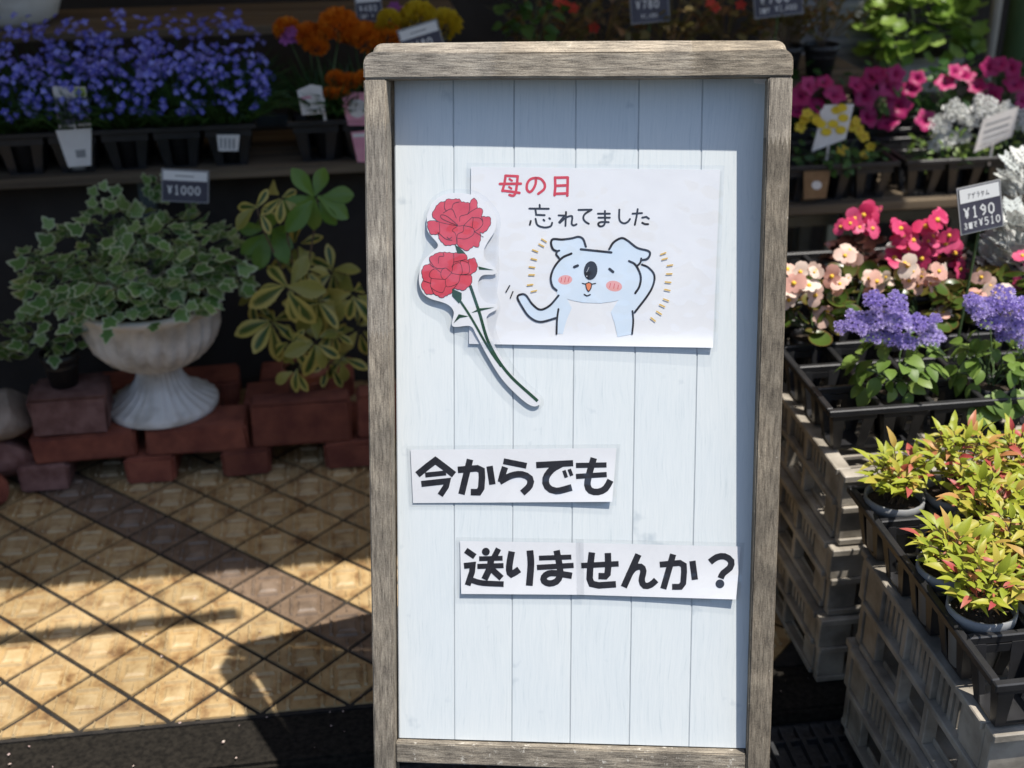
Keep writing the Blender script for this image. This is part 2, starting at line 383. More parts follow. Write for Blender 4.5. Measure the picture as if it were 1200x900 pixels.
M_pane = pm('dark_pane', (.02, .025, .03), None, 5, .1)
bl = thing('added_building', 'plain beige block added unseen across the street to limit sky light', 'added_building', (0, -9.5, -.03))  # out of view, added to hold back low sky light from the shop
link('wall', MB().box(-10, 10, -6, 0, 0, 4.2).mesh('wall', M_bld), bl)
wm = MB().box(-.7, .7, 0.002, .06, 0, 1.5).mesh('window', M_pane)
for fx in range(-3, 4):
    for fz in (1,): link('window', wm, bl, (fx * 2.9, 0, fz))

# ================================================================== the sign stand
BO = Vector((.055, 1.515, 1.022)); BX = Vector((.978, -.208, .011)).normalized(); BU = Vector((.051, .29, .956)); BU = (BU - BX * BU.dot(BX)).normalized(); BN = BX.cross(BU)
BM = Matrix(((BX.x, BU.x, BN.x, BO.x), (BX.y, BU.y, BN.y, BO.y), (BX.z, BU.z, BN.z, BO.z), (0, 0, 0, 1))); BI = BM.inverted()
OW, OH, TH = .448, .835, .034
LS, RS, TR, BR = .0275, .0285, .0310, .0275
CL = BI @ CAM
def panel_d(u, v): return -.040 - .004 * u / OW - .027 * v / OH
def bpx(px, py, h=0.):
    """pixel -> board-local point on the panel plane raised by h"""
    d = (BI.to_3x3() @ ray(px, py)); a, b = -.004 / OW, -.027 / OH
    # point = CL + t d ; z = -.040 + a x + b y + h
    t = (-.040 + h + a * CL.x + b * CL.y - CL.z) / (d.z - a * d.x - b * d.y)
    return CL + d * t
sign = link('sign_stand', None); sign.matrix_world = BM
tag(sign, 'weathered grey wooden folding sign stand with pale blue plank panel', 'sign stand')
M_wv = woodm('weathered_stile', 1, [(-.30, -1, .74), (-.05, 1, 1.15)]); M_wv2 = woodm('weathered_stile_dark', 1, [(-.068, -1, .52), (-1.2, 1, 1.1)]); M_wh = woodm('weathered_rail', 0, [(.135, 1, 1.05), (.365, 1, .8)]); M_wb = woodm('peeling_rail', 0, [(-1, 1, .8)], .585)
def prism(poly, d0, d1, warp=None):
    n = len(poly); v = [(x, y, d1) for x, y in poly] + [(x, y, d0) for x, y in poly]
    return v, [list(range(n)), list(range(2 * n - 1, n - 1, -1))] + [[(i + 1) % n, i, n + i, n + (i + 1) % n] for i in range(n)]
def rail_poly(sag):
    x0, x1, y0, y1, r = -LS, OW + RS, 0.0, TR, .014; p = [(x0, y0)]
    for k in range(9): p.append((x0 + (x1 - x0) * (k + 1) / 9, y0 + .0004 * math.sin(k)))
    p[-1] = (x1, y0)
    for k in range(6): a = k / 5 * math.pi / 2; p.append((x1 - r + r * math.cos(a), y1 - r + r * math.sin(a)))
    for k in range(1, 12): t = k / 12; p.append((x1 - r + (x0 - x1 + 2 * r) * t, y1 - sag * math.sin(math.pi * t)))
    for k in range(6): a = math.pi / 2 + k / 5 * math.pi / 2; p.append((x0 + r + r * math.cos(a), y1 - r + r * math.sin(a)))
    return p
def solid(name, poly, d0, d1, m, bev=.0016, mtx=None, parent=None):
    b = MB(); b.add(*prism(poly, d0, d1)); me = b.mesh(name, m, bevel=bev, seg=2)
    return link(name, me, parent or sign, mtx=mtx)
FOOT = -1.088
def leaf_frame(d0, d1, sag, mtx=None, FOOT=FOOT):
    solid('top_rail', rail_poly(sag), d0, d1, M_wh, mtx=mtx)
    solid('stile', [(-LS, FOOT), (-.0002, FOOT), (-.0002, -.5), (-.0005, -.0009), (-LS + .0002, -.0009), (-LS - .0006, -.55)], d0, d1, M_wv, mtx=mtx)
    solid('stile', [(OW, FOOT), (OW + RS, FOOT), (OW + RS + .0008, -.55), (OW + RS, -.0009), (OW + .0006, -.0009), (OW + .0002, -.5)], d0, d1, M_wv2, mtx=mtx)
    solid('bottom_rail', [(.0006, -OH - BR), (OW - .0006, -OH - BR), (OW - .0006, -OH), (OW * .5, -OH - .0006), (.0006, -OH)], d0 + .002, d1 - .0022, M_wb, mtx=mtx)
leaf_frame(-TH, 0, .0035)
PHI = 2 * math.acos(BU.z)
HM = Matrix.Translation((0, TR, -TH - .001)) @ Matrix.Rotation(PHI, 4, 'X') @ Matrix.Translation((0, -TR, 0))
leaf_frame(-.030, 0, -.0012, HM, -1.062)
solid('rear_panel', [(-.005, -OH + .02), (OW + .005, -OH + .02), (OW + .005, .005), (-.005, .005)], -.006, -.0005 - .034 + .034, M_dark, 0, Matrix.Translation((0, 0, 0)) @ HM @ Matrix.Translation((0, 0, -.031)))
M_hinge = pm('hinge_steel', (.2, .19, .18), (.3, .28, .25), 60, .5, metal=.8)
for x in (.05, .4): link('hinge', MB().box(x - .02, x + .02, .002, .028, -TH - .0012, -TH - .0004).mesh('hinge', M_hinge), sign)
def plank_material():
    m, ns, ls, p = new_mat('pale_blue_plank'); tc = node(ns, 'ShaderNodeTexCoord'); oi = node(ns, 'ShaderNodeObjectInfo')
    ad = node(ns, 'ShaderNodeVectorMath', operation='ADD'); cx = node(ns, 'ShaderNodeCombineXYZ'); ls.new(math_(ns, ls, 'MULTIPLY', oi.outputs['Random'], 9), cx.inputs[1])
    ls.new(tc.outputs['Object'], ad.inputs[0]); ls.new(cx.outputs[0], ad.inputs[1])
    mp = node(ns, 'ShaderNodeMapping'); mp.inputs['Scale'].default_value = (1, .03, 1); ls.new(ad.outputs[0], mp.inputs[0])
    wv = noise(ns, ls, 9, 2, ad.outputs[0]); warp = node(ns, 'ShaderNodeVectorMath', operation='MULTIPLY_ADD'); ls.new(wv.outputs['Color'], warp.inputs[0]); warp.inputs[1].default_value = (.018, 0, 0); ls.new(mp.outputs[0], warp.inputs[2])
    g_ = noise(ns, ls, 420, 8, warp.outputs[0], .75); k_ = noise(ns, ls, 22, 3, ad.outputs[0]); b_ = noise(ns, ls, 5, 2, ad.outputs[0])
    col = ramp(ns, ls, g_.outputs[0], [(.3, (.52, .575, .592)), (.42, (.622, .668, .68)), (.6, (.663, .702, .708))]).outputs[0]
    kn = ramp(ns, ls, k_.outputs[0], [(.24, (.7, .74, .78)), (.33, (1, 1, 1))]).outputs[0]; col = mixc(ns, ls, .8, col, kn, 'MULTIPLY')
    col = mixc(ns, ls, .6, col, ramp(ns, ls, b_.outputs[0], [(.3, (.93, .95, .97)), (.7, (1.04, 1.02, 1))]).outputs[0], 'MULTIPLY')
    ls.new(col, p.inputs['Base Color']); setv(p, Roughness=.55); bump(ns, ls, p, g_.outputs[0], .12, .0008); return m
M_plank = plank_material()
pb = link('panel', None, sign) if False else None
U0, U1, V0, V1 = .0026, OW + .0035, -OH + .0015, .012
def panel_slab(u0, u1, v0, v1, top, thick, name, m, parent, bev=0):
    v = []
    for d in (top, top - thick):
        for (u, w) in ((u0, v0), (u1, v0), (u1, v1), (u0, v1)): v.append((u, w, panel_d(u, w) + d))
    me = MB().add(v, [(0, 1, 2, 3), (7, 6, 5, 4), (1, 0, 4, 5), (2, 1, 5, 6), (3, 2, 6, 7), (0, 3, 7, 4)]).mesh(name, m, bevel=bev)
    return link(name, me, parent)
panel = panel_slab(U0, U1, V0, V1, -.0008, .004, 'panel', pm('panel_back', (.42, .46, .48), (.5, .54, .56), 20, .8), sign)
cuts = [0, .1615, .3265, .4935, .6625, .8315, 1]
for k in range(6):
    a = U0 + (U1 - U0) * cuts[k] + .0008; b = U0 + (U1 - U0) * cuts[k + 1] - .0008
    panel_slab(a, b, V0, V1, 0, .00075, 'plank', M_plank, panel, .0004)

# ------------------------------------------------------------------ papers stuck on the panel
def dens(pts, smooth, step=2.0):
    pts = [Vector(p) for p in pts]; out = []
    if smooth and len(pts) > 2:
        P = [pts[0] * 2 - pts[1]] + pts + [pts[-1] * 2 - pts[-2]]
        for i in range(1, len(P) - 2):
            n = max(2, int((P[i + 1] - P[i]).length / step))
            for k in range(n):
                t = k / n; p0, p1, p2, p3 = P[i - 1:i + 3]
                out.append(.5 * ((2 * p1) + (p2 - p0) * t + (2 * p0 - 5 * p1 + 4 * p2 - p3) * t * t + (3 * p1 - p0 - 3 * p2 + p3) * t ** 3))
    else:
        for i in range(len(pts) - 1):
            n = max(1, int((pts[i + 1] - pts[i]).length / (step * 3)))
            for k in range(n): out.append(pts[i].lerp(pts[i + 1], k / n))
    out.append(pts[-1]); return out
def ribbon(pts, w, smooth=False, rnd_cap=False, taper=None):
    """2-D ribbon -> (list of 2-D points, faces)"""
    P = dens(pts, smooth, max(1.2, w * .5)); n = len(P); v = []; f = []
    for i in range(n):
        d0 = (P[i] - P[i - 1]).normalized() if i else None; d1 = (P[i + 1] - P[i]).normalized() if i < n - 1 else None
        d0 = d0 or d1; d1 = d1 or d0; t = (d0 + d1)
        t = t.normalized() if t.length > 1e-6 else d1
        k = 1 / max(.45, t.dot(d1)); nn = Vector((-t.y, t.x)) * (w * .5 * k) * (taper(i / (n - 1)) if taper else 1)
        v += [P[i] - nn, P[i] + nn]
    for i in range(n - 1): f.append((2 * i, 2 * i + 1, 2 * i + 3, 2 * i + 2))
    if rnd_cap:
        for (c, d) in ((P[0], P[0] - P[1]), (P[-1], P[-1] - P[-2])):
            d = d.normalized(); s = Vector((-d.y, d.x)); b = len(v)
            v += [c + s * w * .5 * math.cos(a) + d * w * .5 * math.sin(a) for a in [math.pi * k / 6 for k in range(7)]]; f.append(tuple(range(b, b + 7)))
    return v, f
class Ink:
    """flat print on one paper: collects shapes in pixels, drops them on the paper surface"""
    def __init__(s, hf, cen): s.hf = hf; s.c = cen; s.k = 0; s.v = []; s.f = []; s.m = []; s.mats = []
    def put(s, v, f, m, lift=None):
        s.k += 1; e = .00025 + (lift if lift is not None else s.k * 1.6e-5); b = len(s.v)
        for p in v: s.v.append(bpx(p[0], p[1], s.hf(p[0], p[1]) + e) - s.c)
        if m not in s.mats: s.mats.append(m)
        for q in f:
            # keep every face turned to the viewer
            a, c, d = (s.v[b + q[0]], s.v[b + q[1]], s.v[b + q[2]]); q2 = [b + i for i in q]
            if (c - a).cross(d - a).z < 0: q2.reverse()
            s.f.append(q2); s.m.append(s.mats.index(m))
    def stroke(s, pts, w, m, smooth=False, cap=False, taper=None): s.put(*ribbon(pts, w, smooth, cap, taper), m)
    def poly(s, pts, m):
        s.put(pts, [tuple(range(len(pts)))], m)
    def disc(s, c, rx, ry, m, rot=0, n=22):
        s.poly([(c[0] + rx * math.cos(a) * math.cos(rot) - ry * math.sin(a) * math.sin(rot), c[1] + rx * math.cos(a) * math.sin(rot) + ry * math.sin(a) * math.cos(rot)) for a in [6.2832 * k / n for k in range(n)]], m)
    def done(s, name, parent):
        me = mesh(name, s.v, s.f, s.mats, False, None, None, s.m); return link(name, me, parent)
M_paper = pm('white_paper', (.78, .78, .79), (.82, .82, .83), 14, .5)
M_ink = pm('black_ink', (.013, .012, .017), (.02, .019, .024), 60, .5)
M_red = pm('red_ink', (.60, .035, .055), (.68, .05, .075), 60, .5)
def film_mat():
    m, ns, ls, p = new_mat('laminate_film'); tc = node(ns, 'ShaderNodeTexCoord'); n = noise(ns, ls, 16, 2, tc.outputs['Object'])
    b = node(ns, 'ShaderNodeBump'); setv(b, Strength=.8, Distance=.006); ls.new(n.outputs[0], b.inputs['Height'])
    g_ = node(ns, 'ShaderNodeBsdfGlossy'); setv(g_, Roughness=.07); ls.new(b.outputs[0], g_.inputs['Normal'])
    t = node(ns, 'ShaderNodeBsdfTransparent'); t.inputs[0].default_value = (.975, .98, .985, 1)
    lw = node(ns, 'ShaderNodeLayerWeight'); ls.new(b.outputs[0], lw.inputs['Normal'])
    fr = math_(ns, ls, 'ADD', math_(ns, ls, 'MULTIPLY', math_(ns, ls, 'POWER', lw.outputs['Facing'], 4), .5), .085)
    mx = node(ns, 'ShaderNodeMixShader'); ls.new(fr, mx.inputs[0]); ls.new(t.outputs[0], mx.inputs[1]); ls.new(g_.outputs[0], mx.inputs[2])
    ls.new(mx.outputs[0], ns['Material Output'].inputs[0]); return m
M_film = film_mat()
def paper_root(name, label, cat, cpx):
    c = bpx(*cpx, .001); o = link(name, None); o.matrix_world = BM @ Matrix.Translation(c); return tag(o, label, cat), c
def sheet(name, quad, hf, cen, parent, m, n=14, lift=0., thick=.0002):
    """quad = pixel corners TL, TR, BR, BL"""
    q = [Vector(p) for p in quad]; v = []; f = []
    for lay in ((lift, lift - thick) if thick else (lift,)):
        for j in range(n + 1):
            for i in range(n + 1):
                s, t = i / n, j / n; p = q[0].lerp(q[1], s).lerp(q[3].lerp(q[2], s), t); v.append(bpx(p.x, p.y, hf(p.x, p.y) + lay) - cen)
    N = (n + 1) ** 2
    for j in range(n):
        for i in range(n):
            a = j * (n + 1) + i; f.append((a + n + 1, a + n + 2, a + 1, a))
            if thick: f.append((N + a, N + a + 1, N + a + n + 2, N + a + n + 1))
    return link(name, mesh(name, v, f, m, True), parent)
def grow(quad, k): 
    c = sum((Vector(p) for p in quad), Vector((0, 0))) / 4
    return [Vector(p) + Vector((k if p[0] > c.x else -k, k if p[1] > c.y else -k)) for p in quad]

def Z(ox, oy, s): return lambda pts: [(ox + x / s, oy + y / s) for x, y in pts]
def text_strip(label, quad, hf, z, s, chars):
    c = (sum(p[0] for p in quad) / 4, sum(p[1] for p in quad) / 4)
    root, cen = paper_root('paper_strip', label, 'paper sign', c)
    sheet('paper', quad, hf, cen, root, M_paper)
    for ch in chars:
        ink = Ink(hf, cen)
        for st in ch:
            if st[0] == 'o': p = z([st[1]])[0]; ink.disc(p, st[2] / s, st[2] / s, M_ink)
            else: ink.stroke(z(st[1]), st[0] / s, M_ink, st[2] if len(st) > 2 else False)
        ink.done('character', root)
    sheet('laminate_film', grow(quad, 4.5), hf, cen, root, M_film, 10, .0009, 0)
S = True
q1 = [(481, 527), (722.5, 525), (717.5, 588), (484, 589.5)]
def h1(x, y): s = max(0, (x - 481) / 240); t = max(0, (y - 526) / 63); return .0014 + .0044 * t * t * s * s
text_strip('upper white paper strip with five bold black characters ending in a loop', q1, h1, Z(480, 520, 4.8), 4.8, [
    [(38, [(44, 174), (100, 128), (145, 94), (196, 132), (250, 174)]), (28, [(88, 176), (205, 164)]), (34, [(66, 226), (212, 210), (205, 240), (172, 290)])],
    [(37, [(271, 147), (380, 138), (405, 150), (407, 190), (403, 250), (388, 273), (344, 272)]), (37, [(340, 88), (322, 160), (292, 284)]), (36, [(450, 126), (466, 229)])],
    [(33, [(528, 98), (658, 124)]), (36, [(537, 131), (524, 170), (513, 216)]), (37, [(506, 214), (570, 180), (630, 172), (676, 195), (676, 235), (634, 277)], S)],
    [(35, [(712, 120), (920, 109)]), (38, [(856, 112), (800, 145), (766, 195), (775, 242), (825, 266), (912, 246)], S), (20, [(868, 150), (882, 190)]), (20, [(898, 143), (912, 180)])],
    [(37, [(1036, 80), (1012, 165), (1000, 230), (1018, 264), (1060, 271), (1102, 252), (1130, 205)], S), (29, [(936, 122), (1108, 119)]), (29, [(936, 184), (1109, 173)])]])
q2 = [(539, 634), (679.5, 636), (680.5, 697), (540.5, 696)]
def h2(x, y): t = max(0, (y - 634) / 62); return .0013 + .0024 * t * t
text_strip('lower white paper strip with three bold black characters left of the seam', q2, h2, Z(535, 630, 8), 8, [
    [(56, [(86, 119), (172, 178)]), ('o', (275, 132), 37), (54, [(394, 104), (352, 185)]), (45, [(212, 198), (432, 193)]), (48, [(195, 270), (441, 262)]),
     (62, [(325, 190), (315, 280), (262, 392)]), (58, [(330, 296), (422, 380)]), (56, [(70, 265), (152, 256), (146, 320), (104, 446)]), (52, [(140, 398), (240, 425), (442, 436)], S)],
    [(62, [(518, 130), (501, 220), (494, 300), (515, 343), (588, 298)], S), (64, [(688, 120), (697, 250), (682, 451)], S)],
    [(46, [(773, 192), (1076, 182)]), (50, [(754, 280), (1098, 260)]), (60, [(938, 120), (962, 240), (972, 350), (935, 412), (870, 430), (822, 408), (820, 370), (860, 338), (930, 334), (1082, 358)], S)]])
q3 = [(679.5, 636), (868, 640.5), (862.5, 702.5), (680.5, 697)]
def h3(x, y): s = max(0, (x - 680) / 185); t = max(0, (y - 638) / 62); return .0016 + .0022 * t * t + .0034 * t * t * s * s
text_strip('lower white paper strip with bold black characters and a question mark', q3, h3, Z(670, 630, 6), 6, [
    [(39, [(67, 197), (330, 184)]), (46, [(142, 104), (130, 200), (126, 290), (140, 325), (190, 336), (311, 328)]), (45, [(254, 108), (257, 200), (252, 255), (236, 272), (188, 270)])],
    [(46, [(469, 118), (366, 348)]), (44, [(398, 268), (440, 215), (485, 205), (504, 235), (492, 300), (512, 338), (555, 332), (594, 298)], S)],
    [(42, [(619, 190), (760, 178), (788, 195), (790, 240), (784, 320), (764, 346), (706, 346)]), (44, [(713, 117), (690, 200), (644, 360)]), (44, [(849, 164), (866, 296)])],
    [(45, [(972, 172), (1020, 138), (1075, 132), (1121, 165), (1112, 212), (1065, 250), (1047, 286)], S), ('o', (1042, 325), 31)]])

# poster with the drawing
qp = [(552, 195.5), (844, 199), (835.5, 407.5), (549.5, 403)]
def hp(x, y): t = max(0, (y - 197) / 208); s = (x - 552) / 290; return .0016 + .00003 * math.sin(7 * s + 2) * math.sin(5 * t) + .0024 * t ** 30 * (.4 + .6 * s)
poster, pc = paper_root('poster', 'white laminated poster with red heading and waving blue koala drawing', 'poster', (695, 301))
sheet('paper', qp, hp, pc, poster, M_paper, 24)
M_blue = pm('pale_blue_ink', (.64, .74, .84), (.70, .78, .86), 20, .5); M_pink = pm('pink_ink', (.80, .38, .36), None, 20, .5); M_gold = pm('gold_ink', (.72, .47, .12), None, 20, .5)
M_orange = pm('orange_ink', (.80, .25, .12), None, 20, .5); M_shine = pm('shine_ink', (.4, .4, .42), None, 20, .5)
zz = Z(580, 200, 12); ink = [Ink(hp, pc) for _ in range(3)]
for st in ([(148, 70), (322, 78)], [(150, 70), (135, 180), (105, 285)], [(105, 280), (220, 292), (345, 312)], [(320, 78), (310, 190), (290, 310), (255, 352), (205, 340)], [(70, 185), (365, 182)]): ink[0].stroke(zz(st), 3.0, M_red, len(st) > 3, True)
for st in ([(205, 115), (240, 140)], [(200, 228), (232, 250)]): ink[0].stroke(zz(st), 2.4, M_red, False, True)
ink[1].stroke(zz([(578, 105), (570, 190), (530, 270), (485, 300), (450, 260), (455, 180), (500, 120), (580, 102), (650, 120), (700, 190), (690, 260), (610, 325)]), 3.0, M_red, True, True)
for st in ([(845, 95), (850, 220), (838, 345)], [(845, 98), (1025, 95)], [(1025, 95), (1018, 350)], [(850, 212), (1015, 205)], [(845, 325), (1015, 318)]): ink[2].stroke(zz(st), 3.1, M_red, False, True)
for k in ink: k.done('character', poster)
zz = Z(610, 235, 7.5)
for ch in ([[(168, 38), (170, 70)], [(78, 70), (248, 72)], [(130, 72), (138, 125), (212, 128)], [(90, 180), (82, 212)], [(132, 160), (150, 215), (210, 236), (265, 225), (278, 195)], [(202, 168), (210, 176)], [(253, 154), (260, 160)]],
           [[(400, 100), (395, 222)], [(335, 130), (388, 132), (340, 190)], [(345, 195), (400, 150), (445, 135), (455, 150), (450, 205), (470, 218), (492, 208)]],
           [[(510, 82), (625, 80)], [(622, 82), (566, 118), (552, 155), (570, 185), (600, 203)]],
           [[(680, 115), (785, 115)], [(685, 150), (785, 150)], [(742, 92), (742, 190), (725, 222), (695, 225), (682, 205), (700, 190), (740, 188), (775, 190)]],
           [[(868, 80), (868, 160), (885, 190), (915, 200), (945, 185), (962, 162)]],
           [[(985, 115), (1068, 110)], [(1030, 75), (1020, 140), (1005, 212)], [(1070, 150), (1105, 143), (1128, 158)], [(1070, 195), (1095, 207), (1122, 207)]]):
    k = Ink(hp, pc)
    for st in ch: k.stroke(zz(st), 2.25, M_ink, len(st) > 3, True)
    k.done('character', poster)
zz = Z(600, 250, 5.4545); d = Ink(hp, pc)
def sm(p): return [tuple(q) for q in dens(zz(p), True, 2)]
d.poly(sm([(300, 285), (283, 262), (276, 240), (262, 228), (250, 190), (262, 165), (320, 167), (380, 160), (425, 150), (455, 165), (472, 213), (480, 300), (400, 330)]), M_blue)
d.poly(sm([(622, 228), (650, 185), (700, 158), (740, 175), (800, 220), (870, 240), (882, 262), (865, 290), (800, 335), (700, 330), (620, 300)]), M_blue)
d.poly(sm([(298, 525), (240, 590), (180, 615), (130, 580), (90, 525), (60, 517), (35, 535), (60, 590), (110, 660), (180, 693), (285, 668), (330, 600)]), M_blue)
d.poly(sm([(832, 328), (870, 345), (908, 390), (905, 450), (870, 520), (785, 632), (740, 560), (780, 420)]), M_blue)
d.poly(zz([(285, 480), (795, 480), (775, 640), (768, 772), (675, 790), (655, 700), (632, 630), (680, 555), (570, 574), (450, 570), (352, 545), (382, 605), (350, 680), (325, 770), (287, 770), (297, 612)]), M_blue)
d.poly(sm([(380, 257), (320, 285), (270, 345), (248, 410), (258, 465), (285, 500), (350, 545), (450, 568), (570, 572), (680, 555), (788, 510), (815, 465), (822, 400), (790, 330), (748, 305), (635, 250), (440, 232)]), M_blue)
for (c, rx, ry, ro) in (((340, 425), 45, 30, -.1), ((652, 465), 52, 34, .15)): d.disc(zz([c])[0], rx / 5.4545, ry / 5.4545, M_pink, ro)
for st in ([(318, 412), (312, 440)], [(342, 408), (336, 440)], [(366, 408), (358, 438)], [(630, 448), (624, 474)], [(655, 450), (650, 480)], [(680, 458), (676, 484)]): d.stroke(zz(st), .7, M_red, False, True)
for st, w in (([(300, 285), (283, 262), (290, 243), (302, 238)], 13), ([(290, 243), (262, 228), (250, 190), (262, 165), (320, 167), (380, 160), (425, 150), (455, 165), (472, 213)], 14), ([(440, 230), (635, 250)], 15),
           ([(622, 228), (650, 185), (700, 158), (740, 175), (800, 220), (870, 240), (882, 262), (865, 290), (828, 300)], 14), ([(826, 288), (820, 315), (800, 335)], 12),
           ([(380, 257), (320, 285), (270, 345), (248, 410), (258, 465), (285, 492)], 14), ([(748, 305), (790, 330), (822, 400), (815, 465), (788, 510)], 14),
           ([(832, 328), (870, 345), (908, 390), (905, 450), (870, 520), (785, 632)], 13), ([(770, 625), (775, 690), (768, 770)], 12),
           ([(298, 525), (240, 590), (180, 615), (130, 580), (90, 525), (60, 517), (35, 535), (60, 590), (110, 660), (180, 693), (285, 668)], 13), ([(297, 612), (288, 680), (285, 770)], 12),
           ([(398, 343), (420, 334)], 17), ([(624, 356), (646, 374)], 17), ([(450, 447), (475, 452), (490, 440), (505, 452), (535, 447)], 6), ([(462, 518), (480, 527), (500, 519)], 8), ([(-38, 502), (-15, 462)], 8), ([(-10, 540), (6, 500)], 8)):
    d.stroke(zz(st), w / 5.4545, M_ink, len(st) > 2, True)
d.disc(zz([(503, 365)])[0], 43 / 5.4545, 60 / 5.4545, M_ink, .12); d.stroke(zz([(478, 375), (492, 345)]), .8, M_shine, False, True); d.disc(zz([(478, 402)])[0], .9, .9, M_shine)
d.poly(sm([(468, 448), (490, 440), (510, 448), (508, 478), (489, 503), (473, 478), (468, 448)]), M_ink); d.poly(sm([(474, 452), (490, 446), (505, 452), (502, 476), (489, 495), (478, 476), (474, 452)]), M_orange)
for p in ((205, 173), (188, 204), (148, 239), (140, 293), (128, 344), (126, 393), (116, 457), (140, 497), (967, 257), (976, 291), (1010, 332), (1005, 387), (998, 440), (993, 490), (985, 553), (960, 590), (940, 636), (902, 678)):
    r = (Vector(p) - Vector((565, 400))).normalized() * 17; d.stroke(zz([(p[0] - r.x, p[1] - r.y), (p[0] + r.x, p[1] + r.y)]), 1.7, M_gold, False, True)
d.done('koala_drawing', poster)
sheet('laminate_film', grow(qp, 5), hp, pc, poster, M_film, 24, .0019, 0)

# carnation cut-out
def hc(x, y): return .0040 + .0006 * math.sin((y - 220) / 60)
cut, cc = paper_root('carnation_cutout', 'paper cut-out of two red carnations with long green stems', 'cut-out', (545, 340))
zz = Z(480, 210, 3.212)
out = [(65, 140), (85, 90), (130, 58), (190, 52), (250, 65), (300, 105), (325, 150), (320, 195), (295, 235), (280, 268), (284, 300), (328, 342), (318, 358), (275, 362), (258, 388), (262, 430), (288, 464), (326, 472), (328, 490), (298, 508), (290, 530), (302, 585), (342, 665), (402, 752), (490, 826), (474, 855), (430, 835), (350, 755), (290, 660), (252, 588), (228, 553), (162, 553), (166, 500), (140, 470), (75, 448), (45, 420), (35, 370), (50, 310), (90, 270), (106, 245), (68, 195)]
def fan_mesh(name, pts, h, m, thick):
    pts = [tuple(p) for p in pts]
    v = [bpx(x, y, hc(x, y) + h) - cc for x, y in pts]; n = len(v); f = [tuple(reversed(range(n)))]
    if (v[1] - v[0]).cross(v[2] - v[1]).z * 0 + 1 and thick:
        v += [bpx(x, y, hc(x, y) + h - thick) - cc for x, y in pts]; f.append(tuple(range(n, 2 * n))); f += [(i, (i + 1) % n, n + (i + 1) % n, n + i) for i in range(n)]
    return link(name, mesh(name, v, f, m), cut)
loop = [tuple(p) for p in dens(zz(out + out[:1]), True, 2)][:-1]
fan_mesh('paper', loop, 0, M_paper, .0004)
big = []
for i in range(len(loop)):
    a, b = Vector(loop[i - 3]), Vector(loop[(i + 3) % len(loop)]); t = (b - a).normalized(); big.append(Vector(loop[i]) + Vector((t.y, -t.x)) * 5.5)
# film outline: simplified margin round the cut-out
fo = [(52, 130), (80, 75), (130, 42), (195, 36), (262, 50), (315, 95), (342, 150), (335, 250), (338, 350), (330, 430), (342, 480), (325, 560), (360, 650), (425, 745), (505, 828), (480, 870), (420, 850), (335, 770), (262, 670), (205, 600), (150, 575), (125, 510), (60, 465), (25, 420), (18, 360), (45, 290), (60, 240)]
fl = [tuple(p) for p in dens(zz(fo + fo[:1]), True, 3)][:-1]
fan_mesh('laminate_film', fl, .0018, M_film, 0)
M_stem = pm('green_ink', (.012, .05, .025), (.02, .075, .035), 30, .5); M_petal = pm('carnation_ink', (.60, .055, .085), (.70, .085, .12), 55, .5)
ck = Ink(hc, cc)
ck.stroke(zz([(228, 400), (262, 500), (300, 620), (370, 730), (482, 835)]), 3.4, M_stem, True); ck.stroke(zz([(185, 450), (232, 522), (300, 640), (345, 705)]), 2.6, M_stem, True)
for p in ([(258, 328), (318, 342), (262, 340)], [(165, 542), (185, 508), (222, 516), (190, 522)], [(232, 503), (262, 486), (320, 482), (268, 495)]): ck.poly(zz(p), M_stem)
ck.poly(zz([(170, 245), (200, 268), (210, 280), (180, 280)]), M_stem); ck.poly(zz([(160, 412), (196, 428), (196, 452), (186, 468), (160, 440)]), M_stem)
ck.done('stems', cut)
zf = Z(485, 220, 6.425)
def jag(p, k=2.4):
    o = []; 
    for i in range(len(p)):
        a, b = Vector(p[i]), Vector(p[(i + 1) % len(p)]); n = max(1, int((b - a).length / 15))
        for q in range(n):
            c = a.lerp(b, q / n); t = (b - a).normalized(); o.append(tuple(c + Vector((t.y, -t.x)) * (k if q % 2 else -k)))
    return o
F1 = [(135, 200), (160, 150), (190, 112), (235, 100), (245, 85), (300, 85), (345, 82), (360, 105), (420, 115), (430, 90), (455, 75), (475, 95), (480, 150), (515, 158), (520, 190), (510, 215), (575, 220), (582, 265), (560, 310), (520, 345), (500, 335), (505, 375), (495, 415), (485, 450), (450, 440), (400, 478), (350, 455), (325, 425), (240, 438), (195, 395), (180, 350), (130, 355), (105, 310), (100, 255), (140, 245), (190, 258), (140, 225)]
F2 = [(115, 525), (175, 490), (215, 485), (300, 490), (370, 490), (400, 510), (400, 545), (455, 525), (480, 575), (475, 620), (430, 655), (440, 690), (430, 730), (375, 775), (300, 760), (290, 790), (210, 832), (150, 800), (95, 805), (55, 745), (60, 710), (70, 690), (55, 640), (70, 590), (120, 570), (115, 545)]
L1 = [[(190, 258), (230, 268), (330, 288), (375, 285), (440, 300)], [(190, 262), (195, 330), (182, 350)], [(330, 288), (290, 320), (315, 350), (325, 425)], [(375, 285), (370, 330), (330, 352), (325, 425)], [(330, 380), (390, 385), (440, 360), (455, 330), (440, 300), (375, 285)], [(345, 255), (350, 215), (400, 200), (435, 175), (480, 150)], [(375, 285), (420, 240), (445, 225), (440, 300)], [(445, 225), (500, 230), (520, 270), (490, 310), (455, 330)], [(455, 330), (525, 372)], [(510, 215), (520, 260)], [(330, 280), (250, 215), (205, 205), (215, 235), (330, 285)], [(320, 230), (285, 160), (220, 190)], [(285, 160), (300, 120), (345, 105)], [(420, 115), (420, 165), (405, 200)], [(235, 100), (230, 150), (245, 175)], [(180, 335), (240, 385), (290, 395)], [(250, 370), (265, 385), (288, 370)]]
